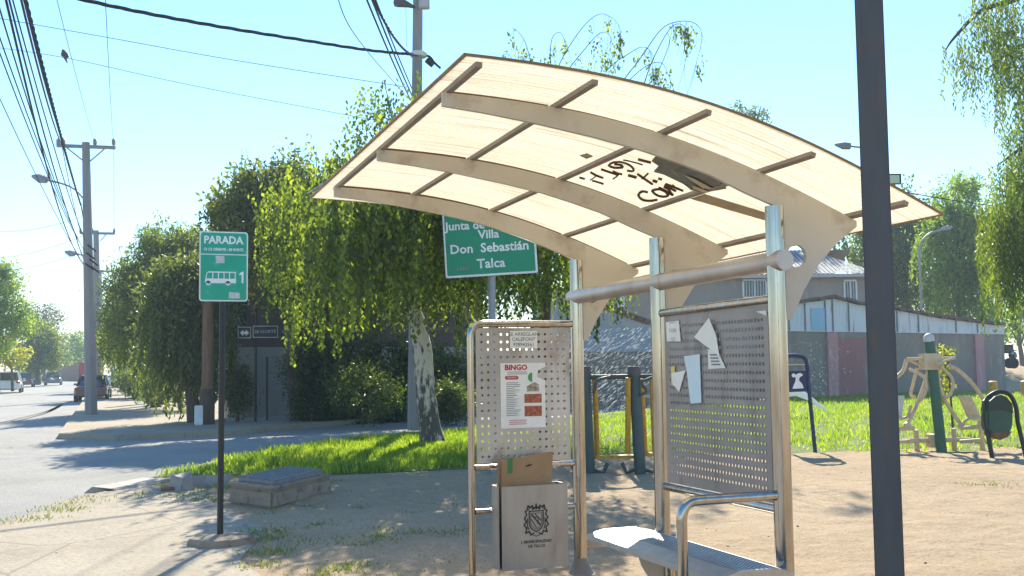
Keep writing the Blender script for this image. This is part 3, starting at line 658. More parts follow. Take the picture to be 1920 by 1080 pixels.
# litter bin hung on the board rails
bn = thing('litter_bin', 'square grey steel litter bin with stencilled coat of arms under the notice board', 'litter bin', (2.93, 7.32, .1))
bx0, bx1, bz0, bz1 = 2.66, 3.185, .115, .715; yf, ybk = 7.33, 7.465
MB().box(((bx0+bx1)/2, (yf+ybk)/2, bz0+.006), (bx1-bx0, ybk-yf, .012)).build('bottom', M['bin'], bn)
MB().box(((bx0+bx1)/2+.02, yf-.004, (bz0+bz1)/2-.004), (bx1-bx0-.005, .006, bz1-bz0), 0).build('front_plate', M['bin'], bn)
MB().box(((bx0+bx1)/2, ybk, (bz0+bz1)/2+.006), (bx1-bx0, .006, bz1-bz0-.012)).build('back_plate', M['bin'], bn)
for x in (bx0+.003, bx1-.003): MB().box((x, (yf+ybk)/2, (bz0+bz1)/2+.006), (.006, ybk-yf-.008, bz1-bz0-.014)).build('side_plate', M['bin'], bn)
# crest
CX, CZ, YF = 2.95, .455, yf-.0085
cm = MB()
def stroke(pts, wd):
    pts = [Vector((x, 0, z)) for x, z in pts]
    for a, b in zip(pts[:-1], pts[1:]):
        d = (b-a); 
        if d.length < 1e-6: continue
        d.normalize(); nrm = Vector((-d.z, 0, d.x))*wd/2; e = d*wd*.3
        cm.poly([Vector((0, YF, 0))+q for q in (a-e-nrm, b+e-nrm, b+e+nrm, a-e+nrm)], (0, -.0008, 0))
sh_pts = [(-.055, .07), (.055, .07), (.055, -.02), (.04, -.055), (0, -.08), (-.04, -.055), (-.055, -.02), (-.055, .07)]
for sc, wd in ((1, .009), (.78, .004)): stroke([(CX+x*sc, CZ+z*sc) for x, z in sh_pts], wd)
stroke([(CX-.035, CZ+.045), (CX+.03, CZ-.03)], .012); stroke([(CX-.01, CZ+.05), (CX+.038, CZ-.0)], .008); stroke([(CX-.038, CZ+.01), (CX-.0, CZ-.05)], .007); stroke([(CX-.02, CZ+.03), (CX+.02, CZ+.02), (CX+.01, CZ-.02)], .006)
for sgn in (-1, 1):
    stroke([(CX+sgn*x, CZ+z) for x, z in ((.06, .085), (.085, .07), (.075, .045), (.092, .02), (.078, 0), (.095, -.03), (.075, -.05), (.085, -.085), (.055, -.075), (.045, -.1), (.02, -.088))], .011)
    stroke([(CX+sgn*x, CZ+z) for x, z in ((.068, .02), (.07, -.03), (.06, -.06))], .008)
    stroke([(CX+sgn*x, CZ+z) for x, z in ((.02, .085), (.03, .108), (.05, .095), (.062, .11), (.07, .09))], .012)
stroke([(CX-.03, CZ+.085), (CX, CZ+.1), (CX+.03, CZ+.085)], .012); stroke([(CX, CZ+.085), (CX, CZ+.12)], .012); stroke([(CX-.03, CZ-.1), (CX, CZ-.112), (CX+.03, CZ-.1)], .005)
cm.build('coat_of_arms', M['stencil'], bn)
text_mesh('I. MUNICIPALIDAD', .029, M['stencil'], bn, (CX, YF-.0006, .305), (1, 0, 0), (0, 0, 1), off=.0008)
text_mesh('DE TALCA', .029, M['stencil'], bn, (CX, YF-.0006, .272), (1, 0, 0), (0, 0, 1), off=.0008)
# cardboard in the bin
cb = thing('cardboard_box', 'flattened brown cardboard box standing up out of the litter bin', 'cardboard box', (2.9, 7.37, .4))
MB().poly([(2.70, 7.385, .45), (3.10, 7.385, .45), (3.105, 7.385, .75), (3.12, 7.39, .945), (3.02, 7.387, .935), (2.71, 7.385, .895)], (0, .006, 0)).build('front_flap', M['cardboard'], cb)
MB().poly([(2.68, 7.41, .45), (3.08, 7.41, .45), (3.09, 7.41, .9), (2.685, 7.41, .9)], (0, .006, 0)).build('back_flap', M['cardboard'], cb)
MB().poly([(2.885, 7.384, .845), (2.92, 7.384, .857), (2.95, 7.384, .86), (2.94, 7.384, .848), (2.91, 7.384, .842)], (0, -.001, 0)).build('hand_hole', M['black'], cb)
MB().poly([(2.755, 7.384, .80), (2.79, 7.384, .80), (2.795, 7.384, .915), (2.757, 7.384, .9)], (0, -.001, 0)).build('tape_strip', M['tape'], cb)

# ================================================================== PARADA SIGN
ps = thing('bus_stop_sign', 'green and white PARADA bus stop sign on a black pole in concrete footing', 'bus stop sign', (1.0, 10.14, 0))
MB().tube([(.985, 10.14, 0), (.993, 10.14, 2.3)], .028, 12).build('pole', M['black'], ps, smooth=True)
mb = MB(); mb.lathe((1.0, 10.1, 0), [(.27, 0), (.27, .04), (.25, .07), (.15, .085), (.02, .09)], 26)
for v in mb.v: v.x += .03*math.sin(v.y*31); v.x = 1.0+(v.x-1.0)*1.05
mb.build('footing', M['oldconc'], ps, smooth=True)
def rrect(x0, z0, x1, z1, r, n=5):
    out = []
    for cx, cz, a0 in ((x1-r, z1-r, 0), (x0+r, z1-r, 90), (x0+r, z0+r, 180), (x1-r, z0+r, 270)):
        for k in range(n+1): a = math.radians(a0+90*k/n); out.append((cx+r*math.cos(a), cz+r*math.sin(a)))
    return out
sx0, sx1, sz0, sz1 = .78, 1.215, 2.205, 2.85; SY = 10.10
plate = MB().poly([(x, SY, z) for x, z in rrect(sx0, sz0, sx1, sz1, .028)], (0, .004, 0)).build('sign_plate', M['signwhite'], ps)
MB().poly([(x, SY-.0025, z) for x, z in rrect(sx0+.012, sz0+.012, sx1-.012, sz1-.012, .02)], (0, .002, 0)).build('green_field', M['signgreen'], plate)
MB().box(((sx0+sx1)/2, SY-.0035, 2.637), (sx1-sx0-.02, .001, .008)).build('divider', M['signwhite'], plate)
text_mesh('PARADA', .098, M['signwhite'], plate, (.993, SY-.004, 2.768), (.93, 0, 0), (0, 0, 1), off=.003)
text_mesh('13 1/2 ORIENTE - 28 NORTE', .033, M['signwhite'], plate, (.995, SY-.004, 2.683), (.86, 0, 0), (0, 0, 1), off=.0012)
MB().poly([(x, SY-.003, z) for x, z in ((1.158, 2.375), (1.175, 2.375), (1.175, 2.482), (1.162, 2.482), (1.138, 2.462), (1.138, 2.445), (1.158, 2.457))], (0, -.001, 0)).build('numeral', M['signwhite'], plate)
bm_ = MB(); bz = 2.40
bm_.poly([(x, SY-.003, z) for x, z in rrect(.832, bz-.028, 1.108, bz+.014, .008)], (0, -.001, 0))
for x in (.838, .9, .95, 1.0, 1.05, 1.1): bm_.poly([(x-.004, SY-.003, bz+.014), (x+.004, SY-.003, bz+.014), (x+.004+(.012 if x < .84 else 0), SY-.003, bz+.07), (x-.004+(.012 if x < .84 else 0), SY-.003, bz+.07)], (0, -.001, 0))
bm_.poly([(.846, SY-.003, bz+.068), (1.1, SY-.003, bz+.068), (1.107, SY-.003, bz+.062), (1.107, SY-.003, bz+.076), (1.1, SY-.003, bz+.079), (.86, SY-.003, bz+.079)], (0, -.001, 0))
for x in (.86, 1.035): bm_.lathe((x, SY-.003, bz-.028), [(.021, 0), (.021, .001)], 14, (0, -1, 0))
bus = bm_.build('bus_pictogram', M['signwhite'], plate)
for x in (.86, 1.035): MB().lathe((x, SY-.0042, bz-.028), [(.010, 0), (.010, .001)], 12, (0, -1, 0)).build('wheel_hub', M['signgreen'], bus)
for pts in (((.928, 2.555), (1.005, 2.56), (1.0, 2.622), (.922, 2.625)), ((1.043, 2.235), (1.145, 2.232), (1.14, 2.285), (1.046, 2.292))):
    MB().poly([(x, SY-.003, z) for x, z in pts], (0, -.001, 0)).build('worn_sticker', M['sticker'], plate)

# ================================================================== GREEN NEIGHBOURHOOD SIGN
gp = G(922, 15.5); gs = thing('neighbourhood_sign', 'large green sign lettered Junta de Vecinos Villa Don Sebastián Talca below the shelter roof', 'sign', gp)
MB().tube([gp+Vector((0, 0, 0)), gp+Vector((0, 0, 3.9))], .055, 12).build('pole', M['galv'], gs, smooth=True)
tilt = .05; ex = (RGT*math.cos(tilt)+Vector((0, 0, math.sin(tilt)))); ez = (Vector((0, 0, 1))*math.cos(tilt)-RGT*math.sin(tilt)); ey = FWD
oc = P(836, 522, 15.42); W_, H_ = 1.335, 1.16
def gq(a, b, off=0): return oc+ex*a+ez*b-ey*off
pl_ = MB().poly([gq(a, b) for a, b in rrect(0, 0, W_, H_, .03)], FWD*.006).build('sign_plate', M['signwhite'], gs)
MB().poly([gq(a, b, .003) for a, b in rrect(.025, .03, W_-.03, H_-.03, .02)], FWD*.002).build('green_field', M['signgreen2'], pl_)
for s_, a, b, sz in (('Junta de Vecinos', .62, .745, .17), ('Villa', .655, .60, .175), ('Don  Sebastián', .655, .405, .185), ('Talca', .665, .175, .19)):
    text_mesh(s_, sz, M['signwhite'], pl_, gq(a, b, .006), ex*1.02, ez, off=.004)
mb = MB()
for k in range(5): mb.poly([gq(.16+k*.04, .09+.01*(k % 2), .005), gq(.185+k*.04, .1, .005), gq(.2+k*.04, .15+.02*(k % 2), .005), gq(.19+k*.04, .16, .005)], -FWD*.001)
mb.build('faded_sticker', mat('faded', (.2, .3, .22), rough=.8), pl_)

# ================================================================== DARK SQUARE POST
dp = G(1650, 3.9); a =-.33+ math.atan2(RGT.y, RGT.x)
dpo = thing('square_post', 'thick dark grey square steel post standing close in front of the shelter', 'post', dp)
MB().box(dp+Vector((0, 0, 2.6)), (.1, .1, 5.2), a).build('shaft', M['dark'], dpo, bevel=.004)
MB().box(dp+Vector((0, 0, .006)), (.3, .3, .012), a).build('base_plate', M['dark'], dpo)
MB().box(dp+Vector((0, 0, 5.21)), (.11, .11, .012), a).build('cap', M['dark'], dpo)

# ================================================================== CONCRETE BOX, RUBBLE
q0, q1, q2 = at(428, 944), at(510, 956), at(622, 926); q3 = q0+(q2-q1)
cbx = thing('concrete_chamber', 'low concrete utility box with a corrugated blue grey lid on the verge', 'utility box', q1)
hB = .21
up_ = lambda p, z: Vector((p.x, p.y, z))
cen = (q0+q1+q2+q3)/4
MB().poly([up_(p, 0) for p in (q0, q1, q2, q3)], (0, 0, hB)).build('body', M['oldconc'], cbx, bevel=.03)
MB().poly([up_(cen+(p-cen)*1.0, hB+.001) for p in (q0, q1, q2, q3)], (0, 0, .04)).build('rim', M['oldconc'], cbx, bevel=.015)
lid = [up_(cen+(p-cen)*.82, hB+.042) for p in (q0, q1, q2, q3)]
lidm = MB().poly(lid, (0, 0, .045)).build('lid', M['bluelid'], cbx, bevel=.006)
mb = MB()
for k in range(9):
    t = (k+.5)/9; a_ = lid[0].lerp(lid[1], t)+Vector((0, 0, .05)); b_ = lid[3].lerp(lid[2], t)+Vector((0, 0, .05)); mb.tube([a_, b_], .016, 6)
mb.build('corrugation', M['bluelid'], lidm, smooth=True)
def rock(name, label, c, size, rzv, m, grp=None, sd=1, cat='concrete chunk'):
    r = random.Random(sd); mb = MB().box((0, 0, 0), size, rzv)
    for v in mb.v: v += Vector((r.uniform(-1, 1)*size[0]*.15, r.uniform(-1, 1)*size[1]*.15, r.uniform(-1, 1)*size[2]*.18)); v += Vector(c)
    return tag(mb.build(name, m, bevel=.01), label, cat, grp)
rock('kerb_chunk', 'broken light kerb block lying against the verge beside the utility box', at(385, 912)+Vector((0, 0, .06)), (.55, .18, .18), .25, M['concrete'], None, 2)
rock('tilted_chunk', 'small upright chunk of broken concrete at the verge corner', at(342, 920)+Vector((0, 0, .08)), (.2, .2, .26), .7, M['concrete'], None, 3)
rock('brick_piece', 'reddish broken brick piece beside the upright concrete chunk', at(320, 921)+Vector((0, 0, .02)), (.22, .12, .07), .2, mat('brick_bit', (.3, .15, .09), rough=.9), None, 4, 'brick')
# lifted slab at the road edge
s0, s1 = at(190, 922, -.13), at(285, 903, -.13)
rock('lifted_slab', 'flat tilted concrete slab sticking out over the road edge', at(240, 912)+Vector((0, .1, .0)), (1.2, .5, .08), .95, M['concrete'], None, 6, 'concrete slab')

# ================================================================== OUTDOOR GYM, RIGHT: PULL CHAIRS
D = 18.4
gy = thing('chest_press_machine', 'cream outdoor gym machine with two hanging seats on a green post', 'exercise machine', G(1753, D))
p_ = lambda x, y, o=0: P(x, y, D+o)
MB().tube([G(1755, D), p_(1743, 640)], .088, 14).build('post', M['gymgreen'], gy, smooth=True)
MB().lathe(p_(1742, 641), [(.088, 0), (.09, .03), (.085, .09), (.06, .13), (.01, .15)], 14).build('cap', M['gymwhite'], gy, smooth=True)
mb = MB(); mb.box(p_(1744, 678), (.3, .26, .28), -YAW); mb.tube([p_(1700, 673, -.15), p_(1790, 671, .1)], .028, 8); mb.tube([p_(1757, 682, -.3), p_(1787, 671, .1)], .025, 8); mb.tube([p_(1700, 673, -.15), p_(1735, 690, .1)], .025, 8)
mb.build('hub', M['gymcream'], gy, bevel=0)
def arm(pts, r, name='swing_arm', m='gymcream', o=0):
    MB().tube(spline([p_(x, y, o) for x, y in pts], 5), r, 8).build(name, M[m], gy, smooth=True)
arm([(1778, 685), (1796, 694), (1822, 718), (1843, 748), (1855, 778), (1850, 786)], .036, o=-.1)
arm([(1758, 690), (1760, 720), (1772, 750), (1790, 780), (1802, 796)], .034)
arm([(1764, 686), (1786, 712), (1783, 738), (1770, 746)], .028, 'handle', o=-.2)
arm([(1700, 674), (1692, 697), (1668, 718), (1658, 740)], .036, o=-.1)
arm([(1742, 690), (1730, 730), (1716, 765), (1700, 797)], .034)
arm([(1705, 692), (1731, 706), (1736, 730), (1726, 752)], .03, 'handle', o=-.2)
arm([(1720, 690), (1712, 720), (1708, 740), (1716, 745)], .028, 'handle', o=.15)
def seat_unit(pts_back, pts_seat, m, o=0):
    MB().poly([p_(x, y, o) for x, y in pts_back], FWD*.04).build('backrest', M[m], gy, bevel=.01)
    MB().poly([p_(x, y, oo) for x, y, oo in pts_seat], Vector((0, 0, .05))).build('seat', M[m], gy, bevel=.01)
seat_unit([(1797, 742), (1822, 744), (1838, 778), (1815, 783)], [(1824, 789, -.25), (1874, 786, -.25), (1877, 786, .15), (1828, 788, .15)], 'gymcream')
seat_unit([(1672, 742), (1697, 742), (1691, 782), (1672, 784)], [(1640, 790, -.25), (1688, 788, -.25), (1690, 788, .15), (1640, 790, .15)], 'gymwhite')
arm([(1672, 786), (1700, 782), (1708, 760)], .028, 'seat_bracket')
arm([(1802, 796), (1820, 783), (1860, 781)], .028, 'seat_bracket')
mb = MB()
mb.tube([p_(1690, 826), p_(1820, 824)], .045, 8); mb.box(p_(1753, 826), (.24, .22, .22), -YAW)
for x0, x1, y in ((1800, 1840, 803), (1800, 1838, 828), (1655, 1715, 806), (1655, 1712, 830)): mb.tube([p_(x0, y, -.1), p_(x1, y-3, -.25)], .035, 8)
mb.build('base_bars', M['gymcream'], gy)
for x0, y0, x1, y1 in ((1838, 790, 1843, 849), (1788, 803, 1790, 842), (1717, 806, 1720, 844), (1660, 806, 1662, 846)):
    b = p_(x1, y1); b.z = 0; MB().tube([p_(x0, y0), b], .042, 8).build('leg', M['gymcream'], gy, smooth=True)
for x in (1701, 1802): MB().lathe(p_(x, 797)-RGT*0, [(.05, -.05), (.06, 0), (.05, .05)], 10, FWD).build('pivot', M['gymcream'], gy, smooth=True)

# ================================================================== OUTDOOR GYM, LEFT: AIR WALKER
D2 = 15.5
gw = thing('air_walker_machine', 'grey green outdoor gym frame with yellow swinging leg bars behind the shelter', 'exercise machine', G(1150, D2))
q_ = lambda x, y, o=0: P(x, y, D2+o)
for x, xt in ((1194, 1189), (1100, 1096)):
    b = G(x, D2); MB().tube([b, q_(xt, 692)], .085, 14).build('post', M['gymgrey'], gw, smooth=True)
    MB().lathe(q_(xt, 704), [(.1, 0), (.1, .12), (.09, .13)], 14).build('post_cap', M['dark'], gw, smooth=True)
    mb = MB()
    for s_ in (-1, 1): mb.tube([b+RGT*.08*s_+Vector((0, 0, .05)), b+RGT*.2*s_+Vector((0, 0, .02)), b+RGT*.26*s_+Vector((0, 0, .16))], .03, 8)
    mb.build('foot', M['gymgrey'], gw, smooth=True)
MB().tube([q_(1100, 707), q_(1260, 705)], .035, 10).build('top_bar', M['gymgrey'], gw, smooth=True)
for pts in (((1145, 706), (1120, 713), (1116, 728), (1112, 738)), ((1232, 704), (1204, 717), (1212, 733), (1200, 742))):
    MB().tube(spline([q_(x, y, -.12) for x, y in pts], 5), .022, 8).build('handle', M['gymgrey'], gw, smooth=True)
for x0, y0, x1, y1, o in ((1115, 708, 1120, 860, .05), (1178, 708, 1177, 850, -.1), (1202, 710, 1210, 850, .1), (1222, 708, 1228, 850, 0)):
    MB().tube([q_(x0, y0, o), q_(x1, y1, o)], .04, 10).build('swing_leg', M['gymyellow'], gw, smooth=True)
mb = MB(); mb.box((q_(1120, 860)+q_(1190, 853))/2, (.58, .14, .05), -YAW); mb.box((q_(1206, 852)+q_(1240, 852))/2, (.4, .14, .05), -YAW); mb.build('foot_plate', M['gymyellow'], gw)

# ================================================================== GREEN OVAL BIN, BLUE PET SIGN
D3 = 16.9
ob = thing('oval_litter_bin', 'dark green oval litter bin hanging in a black arched frame on the lawn', 'litter bin', G(1878, D3))
b_ = lambda x, y, o=0: P(x, y, D3+o)
l0 = G(1849, D3); l1 = G(1912, D3)
MB().tube([l0]+spline([b_(1846, 780), b_(1850, 750), b_(1864, 737), (b_(1880, 735)), b_(1895, 742), b_(1905, 764), b_(1908, 790)], 4)+[l1], .035, 10).build('arch_frame', M['black'], ob, smooth=True)
mb = MB(); top_ = [(1852, 775), (1856, 757), (1866, 746), (1877, 743), (1888, 748), (1897, 760), (1900, 778), (1899, 800), (1890, 816), (1876, 821), (1861, 816), (1852, 802)]
mb.poly([b_(x, y, -.13) for x, y in top_], FWD*.26); mb.build('barrel', M['bingreen'], ob, bevel=.02)
mb = MB(); mb.poly([b_(x, y, -.137) for x, y in ((1856, 752), (1866, 743), (1877, 740), (1888, 745), (1898, 757), (1900, 775), (1878, 769), (1853, 772))], FWD*.274); mb.build('hood', M['hood'], ob)
mb = MB(); mb.poly([b_(x, y, -.135) for x, y in ((1858, 812), (1897, 810), (1890, 819), (1876, 825), (1861, 819))], FWD*.27); mb.build('rusty_bottom', M['rust'], ob)
D4 = 18.6
bs = thing('pet_waste_sign', 'navy blue arched stand with a white pictogram panel beside the shelter post', 'sign stand', G(1519, D4))
c_ = lambda x, y, o=0: P(x, y, D4+o)
MB().tube([G(1520, D4), c_(1515, 710)]+spline([c_(1514, 690), c_(1510, 674), c_(1500, 668), c_(1480, 667), c_(1466, 670), c_(1460, 686)], 4)+[G(1462, D4)], .035, 10).build('frame', M['navy'], bs, smooth=True)
MB().poly([c_(x, y, -.02) for x, y in ((1463, 696), (1513, 694), (1513, 734), (1463, 736))], FWD*.03).build('panel', M['navy'], bs)
MB().tube([c_(1462, 684), c_(1514, 683)], .012, 6).build('crossbar', M['gymcream'], bs)
mb = MB()
mb.poly([c_(x, y, -.025) for x, y in ((1486, 729), (1507, 728), (1504, 720), (1498, 713), (1499, 708), (1506, 703), (1500, 699), (1493, 702), (1490, 704), (1492, 709), (1491, 716), (1488, 722))], -FWD*.004)
mb.lathe(c_(1488, 704, -.025), [(.035, 0), (.035, .004)], 10, -FWD); mb.build('pictogram', M['signwhite'], bs)

# sprinkler
jd = 30.0
tag(MB().tube([P(1551, 771, jd), P(1520, 748, jd), P(1495, 734, jd), P(1478, 731, jd), P(1462, 736, jd)], [.03, .07, .13, .2, .25], 8).build('water_jet', M['water'], smooth=True), 'white water jet spraying across the lawn near the blue stand', 'water jet')
n_ = 2200; xx = rng.uniform(1000, 1235, n_); yy = 790-175*rng.random(n_); C_ = np.array([P(float(a_), float(b__), float(rng.uniform(33, 36))) for a_, b__ in zip(xx, yy)])
A_ = np.stack([np.full(n_, RGT.x*.6), np.full(n_, RGT.y*.6), rng.uniform(.25, .75, n_)], 1)
leaf_mesh('water_spray', C_, A_, rng.uniform(.08, .22, n_), .009, M['water'], None, 'stuff')
n_ = 200; C_ = np.array([P(float(rng.normal(1530, 25)), float(rng.uniform(640, 745)), 32.) for _ in range(n_)])
leaf_mesh('water_mist', C_, np.stack([rng.normal(size=n_), rng.normal(size=n_), np.full(n_, 1.)], 1), .035, .012, M['water'], None, 'stuff')

# ================================================================== BACKGROUND BUILDINGS, RIGHT
def wallquad(mb, p0, p1, z0, z1a, z1b, th=.2):     # upright wall between two plan points
    d = (p1-p0); d.z = 0; d.normalize(); nrm = Vector((-d.y, d.x, 0))*th
    mb.poly([up_(p0, z0), up_(p1, z0), up_(p1, z1b), up_(p0, z1a)], nrm); return mb
def zat(x, y, Dd): return P(x, y, Dd).z
# right shed
sd0, sd1 = G(1452, 44), G(1880, 53.5)
def onshed(x):
    best = None                                      # where the wall line crosses that column
    a0, b0 = sd0, sd1; r = ray(x, 600); lo, hi = 0.0, 1.0
    for _ in range(40):
        m_ = (lo+hi)/2; q = a0.lerp(b0, m_); col = 960+F*(q.dot(RGT))/(q.dot(FWD))
        if col < x: lo = m_
        else: hi = m_
    return a0.lerp(b0, lo)
def dep(p): return p.dot(FWD)
shd = thing('workshop_shed', 'long low shed of grey and pink render with pale blue metal cladding', 'shed', (sd0+sd1)/2)
zb0 = zat(1452, 621, dep(sd0)); zb1 = zat(1880, 627, dep(sd1))
wallquad(MB(), sd0, sd1, -.15, zb0, zb1, .25).build('wall', M['shedwall'], shd)
off = -FWD*.06
pk = onshed(1570)
pts_top = [(1452, 580), (1500, 569), (1567, 560), (1605, 571), (1655, 577), (1760, 597), (1880, 612)]
tp = [(onshed(x), zat(x, y, dep(onshed(x)))) for x, y in pts_top]
MB().poly([up_(sd0, zb0+.003)+off]+[up_(p, z)+off for p, z in tp][:0]+[up_(sd1, zb1+.003)+off]+[up_(p, z)+off for p, z in tp[::-1]], FWD*.2).build('metal_cladding', M['bluemetal'], shd)
mb = MB()
for (p0, z0), (p1, z1) in zip(tp[:-1], tp[1:]):
    nseg = max(2, int((p1-p0).length/.5))
    for k in range(nseg):
        a_ = p0.lerp(p1, k/nseg); b__ = p0.lerp(p1, (k+.93)/nseg); za = z0+(z1-z0)*k/nseg; zb = z0+(z1-z0)*(k+.93)/nseg; e = .05*(k % 2)
        mb.poly([up_(a_, za+.01+e)-FWD*.3, up_(b__, zb+.01+e)-FWD*.3, up_(b__, zb+.13+e)-FWD*.3, up_(a_, za+.13+e)-FWD*.3], FWD*5)
mb.build('roof', M['tile'], shd)
mb = MB()
for x in (1478, 1508, 1546, 1560, 1590, 1680, 1720, 1790, 1830):
    p = onshed(x); zt = float(np.interp(x, [a for a, b in pts_top], [z for p2, z in tp])); mb.box(up_(p, (zb0+zt)/2)+off*1.3-FWD*.01, (.05, .05, zt-zb0-.05), -YAW)
mb.build('cladding_seam', mat('seam', (.18, .19, .19), rough=.7), shd)
MB().poly([up_(onshed(x), zat(x, y, dep(onshed(x))))+off*1.2 for x, y in ((1519, 578), (1548, 578), (1548, 619), (1519, 619))], -FWD*.02).build('blue_panel', mat('blue_sheet', (.2, .4, .58), (.28, .46, .6), rough=.5, scale=2), shd)
for x0, x1 in ((1548, 1567), (1637, 1652), (1652, 1666), (1824, 1840)):
    a_, b__ = onshed(x0), onshed(x1); wallquad(MB(), a_-FWD*.14, b__-FWD*.14, -.15, zb0-.03, zb0-.03, .12).build('pilaster', M['shedpink'], shd)
a_, b__ = onshed(1568), onshed(1618); wallquad(MB(), a_-FWD*.09, b__-FWD*.09, -.15, zb0-.25, zb0-.25, .08).build('infill_panel', M['pinkbrick'], shd)
# left shed / wall seen between the posts
e0, e1 = G(700, 37.5), G(1420, 43)
lw = thing('grey_boundary_wall', 'long dark grey boundary wall behind the lawn seen between the shelter posts', 'wall', (e0+e1)/2)
wallquad(MB(), e0, e1, -.15, 2.0, 2.0, .2).build('wall', M['shedwall'], lw)
eb = G(1040, dep(e0.lerp(e1, .45)))
wallquad(MB(), eb-FWD*.02, e1-FWD*.02, 2.003, 2.95, 3.05, .2).build('upper_band', mat('pale_render', (.34, .37, .42), (.3, .33, .37), rough=.9, scale=1.5), lw)
c0, c1 = G(1000, 40.5), G(1235, 40.5); mb = MB(); za, zb = zat(1130, 565, 40.5), zat(1222, 599, 40.5); sl_ = (zb-za)/(G(1222, 40.5)-G(1130, 40.5)).length
lsh = thing('tiled_annex', 'low pale annex with a sloping dark tiled roof edge behind the boundary wall', 'annex', (c0+c1)/2)
zc0 = za-sl_*(G(1130, 40.5)-c0).length; zc1 = zb+sl_*(c1-G(1222, 40.5)).length
wallquad(MB(), c0+FWD*2.3, c1+FWD*2.3, -.15, zc0-.1, zc1-.1, .2).build('wall', mat('annex_render', (.42, .43, .44), (.37, .38, .39), rough=.9, scale=1), lsh)
mb = MB(); nseg = 16
for k in range(nseg):
    p0 = c0.lerp(c1, k/nseg)+FWD*2.0; p1 = c0.lerp(c1, (k+.9)/nseg)+FWD*2.0; z0 = zc0+(zc1-zc0)*k/nseg; z1 = zc0+(zc1-zc0)*(k+.9)/nseg
    mb.poly([up_(p0, z0), up_(p1, z1), up_(p1, z1+.14), up_(p0, z0+.14)], FWD*4)
mb.build('tiled_roof', M['tile'], lsh)
# two storey house
HD = 54.0; h0, h1 = G(1090, HD), G(1628, HD); ze = zat(1500, 515, HD)
hs = thing('brown_house', 'two storey grey brown house with barred white windows behind the sheds', 'house', (h0+h1)/2)
mb = MB(); mb.poly([up_(h0, -.15), up_(h1, -.15), up_(h1, ze), up_(h0, ze)], FWD*8); mb.build('wall', M['house'], hs)
# roof: low gable, ridge parallel to the facade
rg = zat(1570, 466, HD+3.5); hm = MB(); A0, A1 = h0-RGT*.5-FWD*.5, h1+RGT*.45-FWD*.5; nc = 70
for k in range(nc):
    p0 = A0.lerp(A1, k/nc); p1 = A0.lerp(A1, (k+.72)/nc); p2 = A0.lerp(A1, (k+1)/nc); zz = .03
    lim = lambda p: 1.0
    for (a_, b__, dzz) in ((p0, p1, zz), (p1, p2, 0)):
        f0 = min(1, max(.15, (A1-a_).length/2.2)); f1 = min(1, max(.15, (A1-b__).length/2.2))
        hm.quad(up_(a_, ze+dzz), up_(b__, ze+dzz), up_(b__+FWD*4.5*f1, ze+(rg-ze)*f1+dzz), up_(a_+FWD*4.5*f0, ze+(rg-ze)*f0+dzz))
    hm.quad(up_(p0+FWD*4.5, rg), up_(p2+FWD*4.5, rg), up_(p2+FWD*9, ze), up_(p0+FWD*9, ze))
hm.build('roof', M['housemetal'], hs)
MB().box((up_(A0, ze-.09)+up_(A1, ze-.09))/2-FWD*.05, ((A1-A0).length, .06, .16), -YAW).build('gutter', mat('gutter', (.5, .48, .45), rough=.6), hs)
for x0, x1, y0, y1 in ((1394, 1437, 525, 558), (1584, 1606, 526, 564), (1158, 1170, 556, 574)):
    fz0, fz1 = zat(x0, y1, HD), zat(x0, y0, HD); a_, b__ = G(x0, HD)-FWD*.05, G(x1, HD)-FWD*.05
    wf = MB(); wc = (a_+b__)/2; ww = (b__-a_).length
    for zz in (fz0, fz1): wf.box(up_(wc, zz), (ww, .1, .09), -YAW)
    for q in (a_, wc, b__): wf.box(up_(q, (fz0+fz1)/2), (.08, .1, fz1-fz0-.1), -YAW)
    wo = wf.build('window', M['white'], hs)
    wallquad(MB(), a_+FWD*.04, b__+FWD*.04, fz0, fz1, fz1, .015).build('pane', M['glass'], wo)
    mb = MB(); nb = max(3, int(ww/.13))
    for k in range(1, nb): q = a_.lerp(b__, k/nb)-FWD*.07; mb.tube([up_(q, fz0), up_(q, fz1)], .012, 5)
    mb.build('bars', M['white'], wo)

# motorcycle far right on the bank
mp = G(1893, 60, .0); mpz = zat(1893, 691, 60)
mo = thing('motorcycle', 'black motorcycle with a rear delivery box parked on the dirt bank far right', 'motorcycle', up_(mp, mpz))
mo_b = up_(mp, mpz)
for dx, dy in ((-.1, -.4), (.2, .75)): MB().lathe(mo_b+RGT*dx+FWD*dy+Vector((0, 0, .3)), [(.2, -.05), (.3, -.05), (.3, .05), (.2, .05)], 18, (RGT*.85+FWD*.5)).build('wheel', M['tyre'], mo)
MB().tube([mo_b+RGT*-.2-FWD*.4+Vector((0, 0, .35)), mo_b+RGT*-.1-FWD*.2+Vector((0, 0, .95))], .06, 8).build('fork', M['black'], mo)
MB().tube([mo_b+RGT*-.1-FWD*.2+Vector((0, 0, .7)), mo_b+RGT*.15+FWD*.2+Vector((0, 0, .75)), mo_b+RGT*.4+FWD*.6+Vector((0, 0, .7))], [.16, .24, .18], 10).build('body', M['black'], mo, smooth=True)
MB().box(mo_b+RGT*.0+FWD*.5+Vector((0, 0, 1.1)), (.55, .45, .5), -YAW).build('delivery_box', M['black'], mo, bevel=.04)
MB().tube([mo_b+RGT*-.4-FWD*.15+Vector((0, 0, 1.0)), mo_b+RGT*.2-FWD*.2+Vector((0, 0, 1.02))], .03, 8).build('handlebar', M['dark'], mo)
MB().lathe(mo_b+RGT*-.1-FWD*.3+Vector((0, 0, .85)), [(.08, -.04), (.09, 0), (.02, .05)], 12, -FWD).build('headlight', M['rim'], mo)
